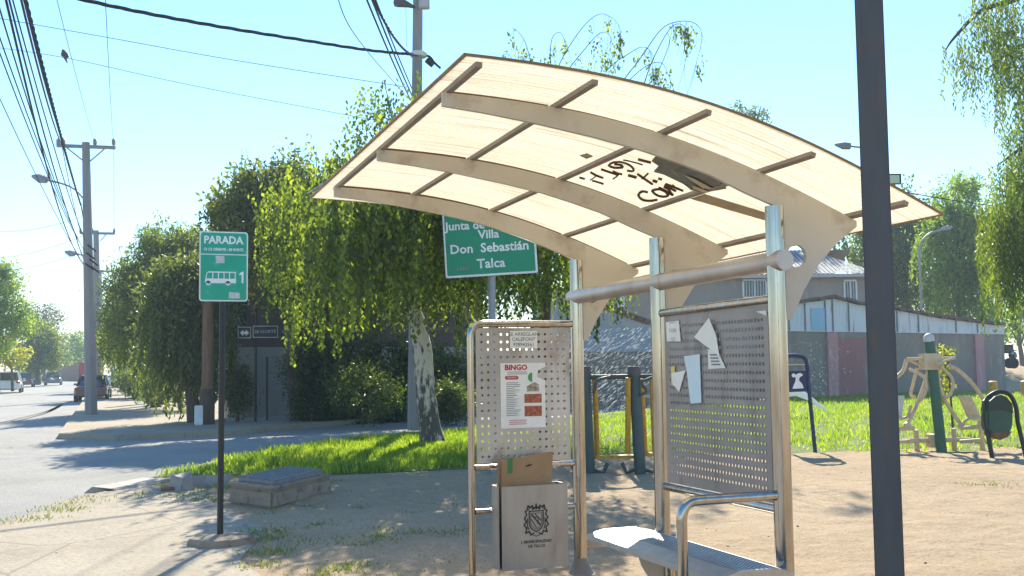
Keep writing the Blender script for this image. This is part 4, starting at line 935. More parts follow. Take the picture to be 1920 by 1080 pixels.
for x in (1856, 1916):
    q = G(x, 44); tag(MB().lathe(q, [(.18, 0), (.18, .62), (.1, .66)], 12).build('bollard', M['gymyellow'], smooth=True), 'yellow bollard beyond the lawn, %s' % ('left of the motorcycle' if x < 1900 else 'at the far right edge'), 'bollard', 'yellow bollards beyond the lawn')

# ================================================================== CORNER HOUSE (left)
k0, k1 = G(428, 33.7), G(905, 39.5)
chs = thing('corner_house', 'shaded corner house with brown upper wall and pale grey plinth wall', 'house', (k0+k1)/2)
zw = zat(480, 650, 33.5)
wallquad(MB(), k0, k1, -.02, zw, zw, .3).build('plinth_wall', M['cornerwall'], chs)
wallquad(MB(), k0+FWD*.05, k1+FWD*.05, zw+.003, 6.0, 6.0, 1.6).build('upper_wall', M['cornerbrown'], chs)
mb = MB(); mb.poly([up_(k0-RGT*.3-FWD*.5, 6.01), up_(k1+RGT*.3-FWD*.5, 6.01), up_(k1+FWD*5.3, 6.3), up_(k0+RGT*2.2+FWD*5.3, 6.3)], (0, 0, .12)); mb.build('roof', M['tile'], chs)
w0 = G(432, 33.9)-FWD*.6; MB().box(up_(w0, 3.1)+FWD*.55, (1.0, .1, 1.1), -YAW).build('window', M['glass'], chs)
# street name sign on its own pole
sp = G(479, 31.5); sns = thing('street_name_sign', 'dark street name plates with a double arrow on a thin pole by the corner house', 'street sign', sp)
MB().tube([sp, up_(sp, zat(477, 560, 31.5))], .035, 8).build('pole', M['black'], sns, smooth=True)
def nplate(x0, x1, y0, y1, nm):
    o = MB().poly([P(x, y, 31.42) for x, y in ((x0, y1), (x1, y1), (x1, y0), (x0, y0))], FWD*.02).build(nm, M['signwhite'], sns)
    MB().poly([P(x, y, 31.41) for x, y in ((x0+1, y1-1), (x1-1, y1-1), (x1-1, y0+1), (x0+1, y0+1))], FWD*.012).build('dark_field', M['signnavy'], o); return o
pa = nplate(446, 470, 613, 634, 'arrow_plate'); pbn = nplate(474, 521, 611, 633, 'name_plate')
MB().poly([P(x, y, 31.39) for x, y in ((450, 624), (456, 618), (456, 621.5), (461, 621.5), (461, 618), (467, 624), (461, 630), (461, 626.5), (456, 626.5), (456, 630))], -FWD*.003).build('double_arrow', M['signwhite'], pa)
text_mesh('28 NORTE', .14, M['sticker'], pbn, P(497, 622, 31.39), RGT, Vector((0, 0, 1)))
tp_ = G(500, 32.2); tag(MB().tube([tp_, up_(tp_, 1.9)], .03, 8).build('thin_post', M['black'], smooth=True), 'thin black post standing against the corner house wall', 'post')
wp = G(389, 30.4); wpo = thing('timber_pole', 'brown timber pole with a dark base beside the corner house', 'pole', wp)
MB().tube([up_(wp, 1.0), up_(wp, 4.6)], [.17, .15], 10).build('shaft', M['woodpost'], wpo, smooth=True)
MB().tube([wp, up_(wp, 1.0)], .21, 10).build('dark_base', M['trunk'], wpo, smooth=True)
gp_ = G(373, 30.0); tag(MB().box(up_(gp_, .27), (.22, .2, .54), 0).build('white_marker', M['white'], bevel=.02), 'small white marker block at the foot of the timber pole', 'marker block')

# ================================================================== UTILITY POLES
def utility_pole(base, top, r0, r1, label, arms=True, lamp=None):
    t = thing('utility_pole', label, 'utility pole', base)
    MB().tube([base, base.lerp(top, .5), top], [r0, (r0+r1)/2, r1], 8).build('shaft', M['poleconc'], t)
    return t
b1 = at(171, 777, 0); D1 = dep(b1); t1 = P(161, 267, D1)
up1 = utility_pole(b1, t1, .21, .13, 'tall concrete utility pole at the kerb with a crossarm and street lamp')
MB().tube([P(107, 273, D1), P(216, 277, D1)], .07, 6).build('crossarm', M['galv'], up1)
mb = MB(); mb.tube([P(124, 276, D1), P(158, 303, D1)], .025, 5); mb.tube([P(197, 278, D1), P(168, 303, D1)], .025, 5); mb.build('arm_brace', M['galv'], up1)
for x in (109, 119, 178, 213): MB().lathe(P(x, 273, D1), [(.03, 0), (.07, .06), (.06, .15), (.08, .18), (.02, .26)], 8).build('insulator', M['insul'], up1)
mb = MB(); mb.tube(spline([P(160, 376, D1), P(140, 355, D1), P(115, 344, D1), P(88, 338, D1)], 4), .035, 6); mb.build('lamp_arm', M['galv'], up1)
MB().tube([P(88, 337.5, D1), P(74, 334, D1), P(60, 330, D1)], [.13, .17, .05], 8).build('lamp_head', M['galv'], up1)
mb = MB()
for x, y in ((172, 465), (170, 480), (176, 492), (168, 500), (178, 505)): mb.tube([P(x-8, y-6, D1-.3), P(x+8, y+6, D1-.3)], .03, 5)
mb.build('cable_clamp', M['wire'], up1)
MB().lathe(P(171, 660, D1)-FWD*.2, [(.08, 0), (.08, .02)], 10, -FWD).build('white_tag', M['white'], up1)
b2 = G(186, 62); t2 = P(180, 432, 62); D2_ = 62
up2 = utility_pole(b2, t2, .24, .15, 'concrete utility pole second along the street with a lower crossarm')
MB().tube([P(150, 437, 62), P(215, 438, 62)], .08, 6).build('crossarm', M['galv'], up2)
mb = MB(); mb.tube([P(200, 438, 62), P(188, 452, 62)], .03, 5); mb.build('arm_brace', M['galv'], up2)
for x in (151, 173, 214): MB().lathe(P(x, 437, 62), [(.04, 0), (.08, .06), (.07, .17), (.02, .3)], 8).build('insulator', M['insul'], up2)
mb = MB(); mb.tube(spline([P(175, 490, 62), P(160, 480, 62), P(140, 476, 62)], 4), .05, 6); mb.build('lamp_arm', M['galv'], up2)
MB().tube([P(140, 476, 62), P(132, 475, 62), P(122, 472, 62)], [.16, .2, .07], 8).build('lamp_head', M['galv'], up2)
b2c = G(189, 87); up4 = utility_pole(b2c, P(187, 506, 87), .24, .15, 'distant utility pole third along the street, mostly hidden behind the second')
MB().tube([P(170, 508, 87), P(212, 509, 87)], .09, 6).build('crossarm', M['galv'], up4)
b3 = at(776, 806); D3_ = dep(b3); t3 = P(784, -60, D3_)
up3 = utility_pole(b3, t3, .17, .12, 'concrete utility pole rising behind the birch with a meter box and lamp')
MB().box(P(797, 4, D3_)-FWD*.25, (.26, .2, .5), -YAW).build('meter_box', mat('box_grey', (.5, .5, .48), rough=.6), up3, bevel=.02)
MB().tube([P(778, 14, D3_-.1), P(765, 9, D3_-.3), P(745, 3, D3_-.6)], [.03, .07, .14], 8).build('lamp_head', M['dark'], up3)
mb = MB()
for k in range(3): mb.lathe(P(785, 101+k*3, D3_), [(.19, 0), (.21, .02), (.19, .04)], 12)
mb.build('cable_collar', M['white'], up3)
mb = MB(); mb.tube(spline([P(790, 103, D3_), P(805, 106, D3_), P(815, 118, D3_), P(826, 128, D3_)], 4), [.03]*13, 6); mb.tube([P(800, 112, D3_), P(812, 122, D3_)], .08, 6); mb.build('cable_joint', M['wire'], up3)
# lamp pole behind the dark post, floodlight
b5 = G(1667, 30); l5 = thing('floodlight_pole', 'slim grey pole behind the dark post carrying a floodlight and a lamp arm', 'lamp pole', b5)
MB().tube([b5, P(1656, 268, 30)], .06, 10).build('shaft', M['galv'], l5, smooth=True)
MB().box(P(1676, 336, 29.8), (.36, .16, .28), -YAW).build('floodlight', M['black'], l5)
MB().box(P(1676, 336, 29.7), (.31, .02, .23), -YAW).build('flood_lens', mat('lens', (.6, .68, .5), rough=.2), l5)
MB().tube([P(1659, 336, 30), P(1668, 336, 29.9)], .04, 6).build('flood_bracket', M['galv'], l5)
MB().tube(spline([P(1657, 300, 30), P(1630, 280, 30), P(1592, 274, 30)], 4), .025, 6).build('lamp_arm', M['galv'], l5)
MB().tube([P(1594, 274, 30), P(1580, 273, 30), P(1565, 271, 30)], [.1, .11, .03], 8).build('lamp_head', M['galv'], l5)
b6 = G(1730, 62); l6 = thing('street_lamp', 'grey street lamp with a curved arm among the willows at right', 'street lamp', b6)
MB().tube([b6, P(1727, 560, 62)]+spline([P(1724, 480, 62), P(1727, 455, 62), P(1745, 437, 62), P(1768, 430, 62)], 5), .07, 8).build('pole', M['galv'], l6, smooth=True)
MB().tube([P(1766, 430, 62), P(1778, 427, 62), P(1786, 425, 62)], [.1, .16, .05], 8).build('lamp_head', M['galv'], l6)

# ================================================================== OVERHEAD CABLES
def cable(name, label, p0, p1, r, sag=0, n=24, group=None, twist=0, mid=None):
    p0, p1 = Vector(p0), Vector(p1)
    if mid is not None: pts = spline([p0, *mid, p1], 8)
    else: pts = [p0.lerp(p1, i/n)-Vector((0, 0, sag*4*(i/n)*(1-i/n))) for i in range(n+1)]
    mb = MB()
    if twist:
        L = sum((b-a).length for a, b in zip(pts[:-1], pts[1:])); m = int(L/twist*7); fine = []
        for i in range(m+1):
            u = i/m*(len(pts)-1); k = min(int(u), len(pts)-2); fine.append(pts[k].lerp(pts[k+1], u-k))
        for ph in (0, 2.1, 4.2):
            mb.tube([q+Vector((0, 0, 1))*r*1.1*math.sin(i*6.28/7+ph)+RGT*r*1.1*math.cos(i*6.28/7+ph) for i, q in enumerate(fine)], r, 5)
    else: mb.tube(pts, r, 5)
    return tag(mb.build(name, M['wire'], smooth=True), label, 'cable', group)
GR = 'overhead cables along the street'
cable('overhead_cable', 'thick black twisted cable crossing the top of the sky to the birch side pole', P(60, -22, 18.5), P(783, 103, D3_), .02, 0, twist=1.5, mid=[P(240, 18, 20), P(400, 48, 21.5), P(560, 74, 23.5), P(690, 94, 25.3)])
cable('overhead_cable', 'thin cable below the thick twisted one, fading toward the birch', P(-60, 24, 40), P(760, 163, D3_+14), .013, 0, mid=[P(200, 70, 40), P(440, 113, 40)])
birdwire = cable('overhead_cable', 'thin lower cable on which the bird is sitting', P(-60, 82, 36), P(700, 225, 40), .010, 0, mid=[P(120, 108, 36), P(360, 160, 37)])
# bundle along the street, from overhead to the first pole and beyond
ends = [((2, 0), (120, 420), .02, 'leftmost'), ((-12, 18), (128, 400), .013, ''), ((6, -5), (140, 436), .016, ''), ((28, -10), (116, 272), .02, ''), ((34, -6), (122, 273), .014, ''), ((-30, 60), (150, 455), .011, ''), ((-20, 55), (158, 470), .011, ''), ((12, -4), (160, 452), .012, '')]
for (a, b, r, nm) in ends:
    cable('overhead_cable', 'one of the black cables bundled along the street down to the kerb pole', P(a[0]-a[1]*.0, a[1]-40, 15), P(b[0], b[1], D1), r, .25, group=GR)
cable('overhead_cable', 'twisted wavy black cable nearest the pole top in the left bundle', P(40, -30, 15), P(152, 385, D1), .018, .12, twist=1.2)
for x0, y0, x1, y1, lab in ((92, -60, 177, 265, 'faint thin wire to the middle insulator of the kerb pole crossarm'), (196, -30, 212, 266, 'faint thin wire to the right insulator of the kerb pole crossarm')):
    cable('thin_wire', lab, P(x0, y0, 16), P(x1, y1, D1), .006, .1)
cable('thin_wire', 'lone thin wire sloping down at the left edge of the sky', P(-30, 120, 20), P(160, 500, D1+5), .010, .2)
for x0, y0, x1, y1, r in ((116, 272, 151, 436, .016), (213, 270, 214, 437, .008), (120, 420, 160, 500, .02), (140, 436, 168, 505, .02), (152, 385, 172, 480, .02), (160, 452, 176, 500, .02)):
    cable('overhead_cable', 'black cable running from the kerb pole on to the second pole', P(x0, y0, D1), P(x1, y1, 62), r, .2, group='cables between the first two street poles')
for y0, y1, lab in ((430, 405, 'upper'), (482, 440, 'middle'), (505, 470, 'lowest')):
    cable('thin_wire', 'faint service wire rising from the left to the kerb pole, %s of three' % lab, P(-40, y0, 55), P(160, y1, D1), .008, .3)
for x0, x1, y1, r, dd, lab in ((686, 779, 205, .018, 0, 'left'), (696, 790, 215, .018, .2, 'middle'), (703, 800, 225, .014, .4, 'right')):
    cable('overhead_cable', '%s one of three straight black cables coming down beside the meter box pole' % lab, P(x0-14, -40, 17), P(x1, y1, D3_+8), r, .1)
cable('overhead_cable', 'thin wavy cable left of the three straight ones', P(625, -30, 18), P(775, 195, D3_+6), .009, .15, mid=[P(650, 40, 20), P(688, 95, 23), P(735, 150, 27)])
cable('overhead_cable', 'black twisted drop cable curving in to the collar of the meter box pole', P(690, -25, 18), P(782, 104, D3_), .014, .3, twist=1.0)
cable('overhead_cable', 'single cable crossing in front of the willows at right', P(1670, 355, 34), P(1990, 398, 40), .018, .1)
cable('thin_wire', 'thin wire between the street lamp and the right edge', P(1725, 528, 62), P(1990, 540, 62), .012, .1)
cable('thin_wire', 'short wire dropping from lamp of the meter box pole', P(761, 14, D3_-.2), P(762, 88, D3_), .005, 0)
# bird on the wire
bp = P(121, 104, 36)
bd = MB(); bd.tube([bp+RGT*.02+Vector((0, 0, -.14)), bp+RGT*.05+Vector((0, 0, -.05)), bp+Vector((0, 0, .03)), bp-RGT*.03+Vector((0, 0, .1)), bp-RGT*.04+Vector((0, 0, .16)), bp-RGT*.07+Vector((0, 0, .17)), bp-RGT*.11+Vector((0, 0, .165))], [.02, .1, .12, .09, .06, .045, .008], 10)
bd.tube([bp+RGT*.03+Vector((0, 0, -.1)), bp+RGT*.1+Vector((0, 0, -.26))], [.05, .015], 6); bd.tube([bp+Vector((0, 0, -.05)), bp+Vector((0, 0, -.13))], .01, 5)
tag(bd.build('pigeon', M['birdc'], smooth=True), 'small dark bird perched on the lower thin cable in the upper left sky', 'bird')

# ================================================================== VEHICLES (rear towards -y)
def car(name, label, loc, rz_, paintm, L=4.4, W=1.75, H=1.5, kind='sedan', cat='car', flip=False):
    t = thing(name, label, cat, loc, None, rz_+(math.pi if flip else 0)); hw = W/2; belt = H*.6
    def loft(st, nm, m, parent, cl=True):
        mb = MB(); n = 12
        for (y, zb, zt, wb, wt) in st:
            c = (zb+zt)/2
            for k in range(n):
                a = 2*math.pi*(k+.5)/n; cx = math.copysign(abs(math.cos(a))**.42, math.cos(a)); cz = math.copysign(abs(math.sin(a))**.42, math.sin(a))
                f = (cz+1)/2; mb.v.append(Vector((cx*(wb+(wt-wb)*f), y, c+cz*(zt-zb)/2)))
        for i in range(len(st)-1):
            for k in range(n): mb.f.append([i*n+k, i*n+(k+1) % n, (i+1)*n+(k+1) % n, (i+1)*n+k])
        mb.f.append(list(range(n))); mb.f.append(list(range((len(st)-1)*n, len(st)*n)))
        return mb.build(nm, m, parent, smooth=True, local=True)
    y0, y1 = -L/2, L/2
    if kind == 'sedan': cab = (-L*.36, -L*.22, L*.06, L*.22)
    elif kind == 'pickup': cab = (-L*.02, L*.0, L*.16, L*.26)
    else: cab = (-L*.47, -L*.34, L*.06, L*.25)
    loft([(y0, .35, belt-.12, hw*.86, hw*.8), (y0+.12, .25, belt-.02, hw*.97, hw*.9), (y0+.8, .22, belt, hw, hw*.93), (0, .22, belt-.01, hw, hw*.93), (y1-1.1, .22, belt-.06, hw, hw*.92), (y1-.25, .25, belt-.18, hw*.95, hw*.85), (y1, .35, belt-.3, hw*.84, hw*.75)], 'body', paintm, t)
    loft([(cab[0], belt-.03, belt+.01, hw*.85, hw*.82), (cab[1], belt-.03, H-.06, hw*.88, hw*.68), (cab[2], belt-.03, H-.05, hw*.88, hw*.7), (cab[3], belt-.04, belt+.01, hw*.85, hw*.82)], 'windows', M['glass'], t)
    rf = MB()
    loft([(cab[1]-.08, H-.1, H-.02, hw*.66, hw*.6), ((cab[1]+cab[2])/2, H-.09, H, hw*.72, hw*.66), (cab[2]+.05, H-.1, H-.02, hw*.68, hw*.62)], 'roof', paintm, t)
    for s_ in (-1, 1):
        for a_, b__, r_ in (((s_*hw*.83, cab[0], belt), (s_*hw*.67, cab[1], H-.06), .05), ((s_*hw*.83, cab[3], belt), (s_*hw*.68, cab[2], H-.06), .045), ((s_*hw*.86, (cab[1]+cab[2])/2, belt), (s_*hw*.71, (cab[1]+cab[2])/2, H-.06), .04)):
            MB().tube([a_, b__], r_, 6).build('pillar', paintm, t, local=True)
    for s_ in (-1, 1):
        for y in (y0+.8, y1-.85):
            wl = MB().lathe((s_*(hw-.1), y, .32), [(.2, -.1), (.32, -.09), (.32, .09), (.2, .1)], 18, (1, 0, 0)).build('wheel', M['tyre'], t, local=True)
            MB().lathe((s_*(hw-.1), y, .32), [(.2, -.105), (.2, .105)], 14, (1, 0, 0)).build('rim', M['rim'], wl, local=True)
        MB().box((s_*hw*.76, y0+.04, belt-.17), (hw*.3, .12, .16)).build('tail_light', M['tail'], t, local=True, bevel=.02)
        MB().box((s_*hw*.7, y1-.1, belt-.34), (hw*.3, .14, .12)).build('headlight', M['rim'], t, local=True, bevel=.02)
        MB().box((s_*(hw+.08), cab[2]+.1, belt+.05), (.16, .1, .11)).build('mirror', paintm, t, local=True, bevel=.02)
    MB().box((0, y0-.02, .42), (W*.86, .14, .2)).build('bumper', paintm if kind != 'pickup' else M['dark'], t, local=True, bevel=.03)
    MB().box((0, y0-.015, belt-.22), (.42, .03, .12)).build('plate', M['plate'], t, local=True)
    if kind == 'pickup':
        MB().box((0, -L*.27, belt+.02), (W*.8, L*.42, .06)).build('cargo_bed', M['dark'], t, local=True)
    return t
white_p = paint('white_car_paint', (.75, .74, .72)); dark_p = paint('dark_red_paint', (.075, .014, .016)); blue_p = paint('slate_blue_paint', (.12, .17, .25)); grey_p = paint('grey_car_paint', (.25, .25, .24)); silver_p = paint('silver_car_paint', (.5, .5, .5))
def ground_car(px, D): v = G(px, D, RZ+.004); return v
car('parked_suv', 'white SUV seen from behind, parked at the left kerb of the street', ground_car(19, 82), .02, white_p, 4.5, 1.85, 1.62, 'suv')
car('parked_car', 'slate blue hatchback driving away far down the street', ground_car(101, 118), .0, blue_p, 4.0, 1.75, 1.45, 'suv')
car('parked_car', 'dark red sedan seen from behind next to the kerb pole', ground_car(176, 58.5), -.05, dark_p, 4.4, 1.75, 1.42, 'sedan')
car('parked_pickup', 'white pickup truck facing the camera under the street trees', ground_car(226, 92), .25, silver_p, 5.0, 1.85, 1.8, 'pickup', 'pickup truck', True)
car('parked_van', 'grey rounded van parked beyond the white SUV', ground_car(62, 128), 0, grey_p, 4.4, 1.8, 1.9, 'suv', 'van')
car('parked_car', 'small dark car parked between the SUV and the grey van', ground_car(48, 108), 0, dark_p, 4.0, 1.7, 1.45, 'suv')
car('parked_car', 'pale distant car parked right of the grey van', ground_car(78, 140), 0, silver_p, 4.0, 1.7, 1.45, 'suv')
rb = G(157, 120); rbo = thing('red_kiosk', 'small red kiosk with a white side at the far end of the street', 'kiosk', rb)
MB().box(up_(rb, 1.1), (.8, .8, 2.2), -YAW).build('body', M['red'], rbo, bevel=.05); MB().box(up_(rb, 2.27), (.95, .95, .12), -YAW).build('roof', M['red'], rbo)
MB().box(up_(rb, 1.0)+RGT*.55, (.25, .7, 2.0), -YAW).build('side_panel', M['white'], rbo)
fw0, fw1 = G(104, 165), G(162, 150); tag(wallquad(MB(), fw0, fw1, -.15, 2.1, 2.1, .3).build('brick_wall', mat('brick_red', (.22, .11, .08), (.17, .09, .07), rough=.9, scale=2)), 'low reddish brick wall across the far end of the street', 'wall')
rs = G(10, 86); rso = thing('red_banner_sign', 'red and white shop banner among the bright trees at far left', 'sign', rs)
MB().tube([rs, up_(rs, 4.6)], .06, 8).build('pole', M['galv'], rso); MB().box(up_(rs, 4.2), (1.6, .08, .75), -YAW).build('banner', M['red'], rso)
MB().box(up_(rs, 4.2)-FWD*.05, (.22, .02, .72), -YAW).build('white_stripe', M['white'], rso)

# ================================================================== TREES
def tree(name, label, base, cat='tree', group=None): return thing(name, label, cat, base, group)
# --- weeping birch in front
bb = at(812, 832); BD = dep(bb)
bt = tree('birch_tree', 'weeping birch with leaning white and black trunk on the grassy verge', bb)
tr = [(812, 838), (806, 800), (800, 750), (796, 700), (792, 650), (782, 605), (770, 565), (764, 510), (768, 450), (764, 380), (752, 300), (735, 220), (720, 150)]
trp = spline([P(x, y, BD) for x, y in tr], 3); rad = np.interp(np.linspace(0, 1, len(trp)), [0, .08, .2, .45, .6, .8, 1], [.30, .22, .2, .17, .12, .03, .008])
tb = MB().tube(trp, [float(r) for r in rad], 14)
for v in tb.v: v += Vector((random.gauss(0, .008), random.gauss(0, .008), 0))
bc = P(770, 420, BD); tips = []
for k in range(16):
    a = k*2.4; r = random.uniform(1.4, 3.2); tips.append(G(765, BD)+Vector((math.cos(a)*r, math.sin(a)*r, random.uniform(4.4, 5.5))))
for i, tpn in enumerate(tips): limbs(tb, trp[18+i % 14], [tpn], .07, 6)
limbs(tb, trp[20], [G(930, 18.5)+Vector((0, 0, 5.4)), G(960, 15.8)+Vector((0, 0, 5.0)), G(700, 15.4)+Vector((0, 0, 4.2)), G(800, 18.1)+Vector((0, 0, 5.0))], .08, 7)  # long limbs, some reaching to the hidden boughs added for shade
tb.build('trunk', M['birchbark'], bt, smooth=True)
def dome_strands(center, R, ztop, zrim, zbot, n, lmin, lmax, spacing, jag=.5, ecc=(1, 1)):
    st = []; ln = []
    for k in range(n):
        r = R*math.sqrt(random.random()); a = random.uniform(0, 6.283); x = center[0]+r*math.cos(a)*ecc[0]; y = center[1]+r*math.sin(a)*ecc[1]
        z = ztop-(ztop-zrim)*(r/R)**2+random.gauss(0, .25); z -= random.random()**2*(z-zbot)*.65
        l = min(random.uniform(lmin, lmax), z-zbot+random.gauss(0, jag)*.6); l = max(l, .3); st.append((x, y, z)); ln.append(l)
    return strand_pts(st, ln, spacing)
c_main = G(770, BD-.6)
def ropes(center, R, ztop, zrim, zlo, zhi, n, spacing, per=(3, 7), spread=.16, lmax=2.4):
    """bundles of hanging twigs with gaps between them"""
    st = []; ln = []
    for k in range(n):
        r = R*math.sqrt(random.random()); a = random.uniform(0, 6.283); x = center[0]+r*math.cos(a); y = center[1]+r*math.sin(a)
        z = ztop-(ztop-zrim)*(r/R)**2+random.gauss(0, .2); zb = random.uniform(zlo, zhi); lvl = random.random()**1.6; z0 = z-lvl*max(0, z-zb-1.0)
        for q in range(random.randint(*per)):
            zz = z0+random.gauss(0, .2); l = min(random.uniform(.6, lmax), max(.3, zz-zb+random.gauss(0, .3))); st.append((x+random.gauss(0, spread), y+random.gauss(0, spread), zz)); ln.append(l)
    return strand_pts(st, ln, spacing)
C1, A1_, T1 = ropes(c_main, 2.9, 6.1, 4.9, 2.0, 3.6, 215, .055)
C2, A2_, T2 = ropes(G(965, BD+.5), 2.1, 6.3, 5.0, 2.2, 3.6, 105, .055)
C3, A3_, T3 = ropes(G(700, 15.2), .8, 4.35, 3.8, 2.05, 3.0, 48, .045, spread=.12, lmax=1.5)
C8, A8_, T8 = ropes(G(800, 18.1), 1.6, 5.2, 4.4, 2.2, 3.2, 90, .05, spread=.14, lmax=1.8)
C5, A5_, T5 = dome_strands(G(930, BD-4.2), 2.0, 6.2, 5.4, 4.3, 700, .6, 1.4, .05)  # added bough hidden behind the shelter roof, placed to shade the foreground dirt
C7, A7_, T7 = dome_strands(G(965, 15.6), 1.2, 5.2, 4.8, 4.05, 420, .4, .9, .05)  # another added bough, nearer and out of sight, extending that ground shade
# long single hanging tails
st = [P(x, y, BD-1+random.uniform(-1, 1)) for x, y in ((545, 560), (552, 590), (600, 570), (640, 560), (655, 560), (690, 540), (735, 560), (855, 580), (860, 540), (575, 540), (1115, 560), (1122, 575), (1160, 560), (1125, 560))]
ln = [1.25, 1.0, .9, 1.15, .8, .9, .7, 1.0, 1.1, .8, .8, .7, .55, .5]
C4, A4_, T4 = strand_pts(st, ln, .022, .05, .03)
# sparse top sprigs
sp_st = [P(random.gauss(715, 38), random.uniform(150, 300), BD+random.uniform(-1, 1)) for k in range(110)]
C6, A6_, T6 = strand_pts(sp_st, [random.uniform(.3, .8) for _ in sp_st], .06, .2, .06)
Ca = np.concatenate([C1, C2, C3, C4, C5, C6, C7, C8]); Aa = np.concatenate([A1_, A2_, A3_, A4_, A5_, A6_, A7_, A8_]); Ta = np.concatenate([T1, T2, T3, T4, T5, T6, T7, T8])
leaf_mesh('crown', Ca, Aa, rng.uniform(.07, .125, len(Ca)), rng.uniform(.045, .08, len(Ca)), M['birchleaf'], bt, None, Ta)
# --- second birch, top seen above the shelter roof
b2b = G(1015, 24.5); bt2 = tree('birch_tree', 'second weeping birch whose bare arching twigs rise above the shelter roof', b2b)
tb = MB().tube(spline([b2b, P(1012, 740, 24.5), P(1018, 650, 24.5), P(1024, 560, 24.5), P(1030, 420, 24.5), P(1040, 250, 24.5), P(1050, 140, 24.5)], 4), [float(r) for r in np.linspace(.2, .03, 25)], 10)
arcs = [[(1030, 200), (1045, 130), (1075, 75), (1105, 38), (1130, 26), (1155, 40), (1166, 62)], [(1040, 170), (1032, 110), (1036, 70), (1052, 62), (1062, 90)], [(1050, 150), (1090, 100), (1125, 62), (1145, 70), (1140, 110)], [(1090, 200), (1140, 130), (1180, 100), (1205, 88), (1222, 100), (1232, 140)], [(1120, 210), (1170, 160), (1210, 125), (1240, 118), (1255, 145), (1265, 175)], [(1130, 200), (1200, 110), (1240, 55), (1275, 40), (1305, 45), (1316, 70), (1305, 120), (1285, 190)], [(1200, 180), (1225, 110), (1262, 48), (1290, 60), (1284, 120), (1270, 170)], [(1020, 190), (1000, 130), (985, 80), (972, 60), (962, 52)], [(1030, 180), (985, 150), (960, 110), (945, 95)], [(1180, 200), (1230, 140), (1255, 80), (1250, 60)]]
ends_ = []
for a in arcs:
    pts = spline([P(x, y, 24.5+random.uniform(-.1, .1)) for x, y in a], 5); tb.tube(pts, [float(r) for r in np.linspace(.013, .004, len(pts))], 5); ends_ += pts[len(pts)//3:]
tw = []
for k in range(60):
    q = random.choice(ends_); l = random.uniform(.2, .9); tb.tube([q, q+Vector((random.gauss(0, .08), random.gauss(0, .08), -l*.5)), q+Vector((random.gauss(0, .12), random.gauss(0, .12), -l))], .004, 4); tw.append((q, l))
tb.build('trunk', M['trunk'], bt2, smooth=True)
st = []; ln = []
for x, y, l in ((1155, 55, .9), (1165, 60, .7), (1160, 70, .8), (1150, 80, 1.2), (1125, 75, .8), (1130, 95, .8), (1115, 105, .9), (1135, 110, .6), (1105, 120, .4), (1085, 100, .7), (1080, 120, .5), (1060, 110, .6), (1040, 110, .6), (1020, 115, .5), (1000, 105, .3), (960, 55, .5), (968, 75, .4), (950, 95, .5), (975, 110, .3), (1235, 130, .6), (1242, 140, .5), (1250, 150, .5), (1220, 145, .4), (1240, 150, .5), (1210, 150, .3), (1255, 130, .5)):
    st.append(P(x, y, 24.5)); ln.append(l)
Cx, Ax, Tx = strand_pts(st, ln, .028, .06, .07)
for k in range(70):
    q, l = random.choice(tw); st.append(q-Vector((0, 0, l*.3))); ln.append(random.uniform(.12, .4))
Cx, Ax, Tx = strand_pts(st, ln, .035, .08, .06)
Cy, Ay, Ty = ropes(G(1040, 24.5), 2.3, 7.6, 5.8, 2.6, 3.6, 90, .06)
Cz, Az, Tz = dome_strands(G(1060, 25.5), 1.9, 5.0, 4.2, 2.7, 160, .7, 1.6, .07)
Ca = np.concatenate([Cx, Cy, Cz]); leaf_mesh('crown', Ca, np.concatenate([Ax, Ay, Az]), rng.uniform(.07, .12, len(Ca)), rng.uniform(.045, .075, len(Ca)), M['birchleaf'], bt2, None, np.concatenate([Tx, Ty, Tz]))
# --- big olive tree at the corner house
def bushtree(name, label, base, blobs, leafm, ncl, per, cs, L, Wd, trunk_r=.2, strands_=None, down=.6, cat='tree', group=None, trunkm=None, twigs=0, tz=None):
    t = tree(name, label, base, cat, group); tb = MB(); c0 = Vector(blobs[0][0])
    mid = Vector((base.x*.6+c0.x*.4, base.y*.6+c0.y*.4, c0.z*.45))
    tb.tube(spline([base, mid, c0], 4), [float(r) for r in np.linspace(trunk_r, trunk_r*.35, 9)], 10)
    for c, r in blobs:
        for k in range(4):
            d = Vector((random.gauss(0, 1), random.gauss(0, 1), random.uniform(-.2, 1))).normalized(); limbs(tb, mid.lerp(c0, random.uniform(.2, .9)), [Vector(c)+Vector((d.x*r[0], d.y*r[1], d.z*r[2]))*.8], trunk_r*.4, 6)
    for k in range(twigs):
        c, r = random.choice(blobs); d = Vector((random.gauss(0, 1), random.gauss(0, 1), abs(random.gauss(0, 1))+.3)).normalized(); s0 = Vector(c)+Vector((d.x*r[0], d.y*r[1], d.z*r[2]))*.8
        e0 = s0+Vector((d.x*.6, d.y*.6, .8*d.z+.2))*random.uniform(.5, 1.1); tb.tube([s0, s0.lerp(e0, .5)+Vector((random.gauss(0, .05), 0, .05)), e0], [.015, .01, .004], 4)
    tb.build('trunk', trunkm or M['trunk'], t, smooth=True)
    C, T = clumps([(tuple(c), r) for c, r in blobs], ncl, per, cs); A = randaxes(len(C), down)
    if strands_:
        S_, l_, spc = strands_; Cs, As, Ts = strand_pts(S_, l_, spc, .25, .04); C = np.concatenate([C, Cs]); A = np.concatenate([A, As]); T = np.concatenate([T, Ts])
    leaf_mesh('crown', C, A, rng.uniform(L*.7, L*1.3, len(C)), rng.uniform(Wd*.7, Wd*1.3, len(C)), leafm, t, None, T); return t
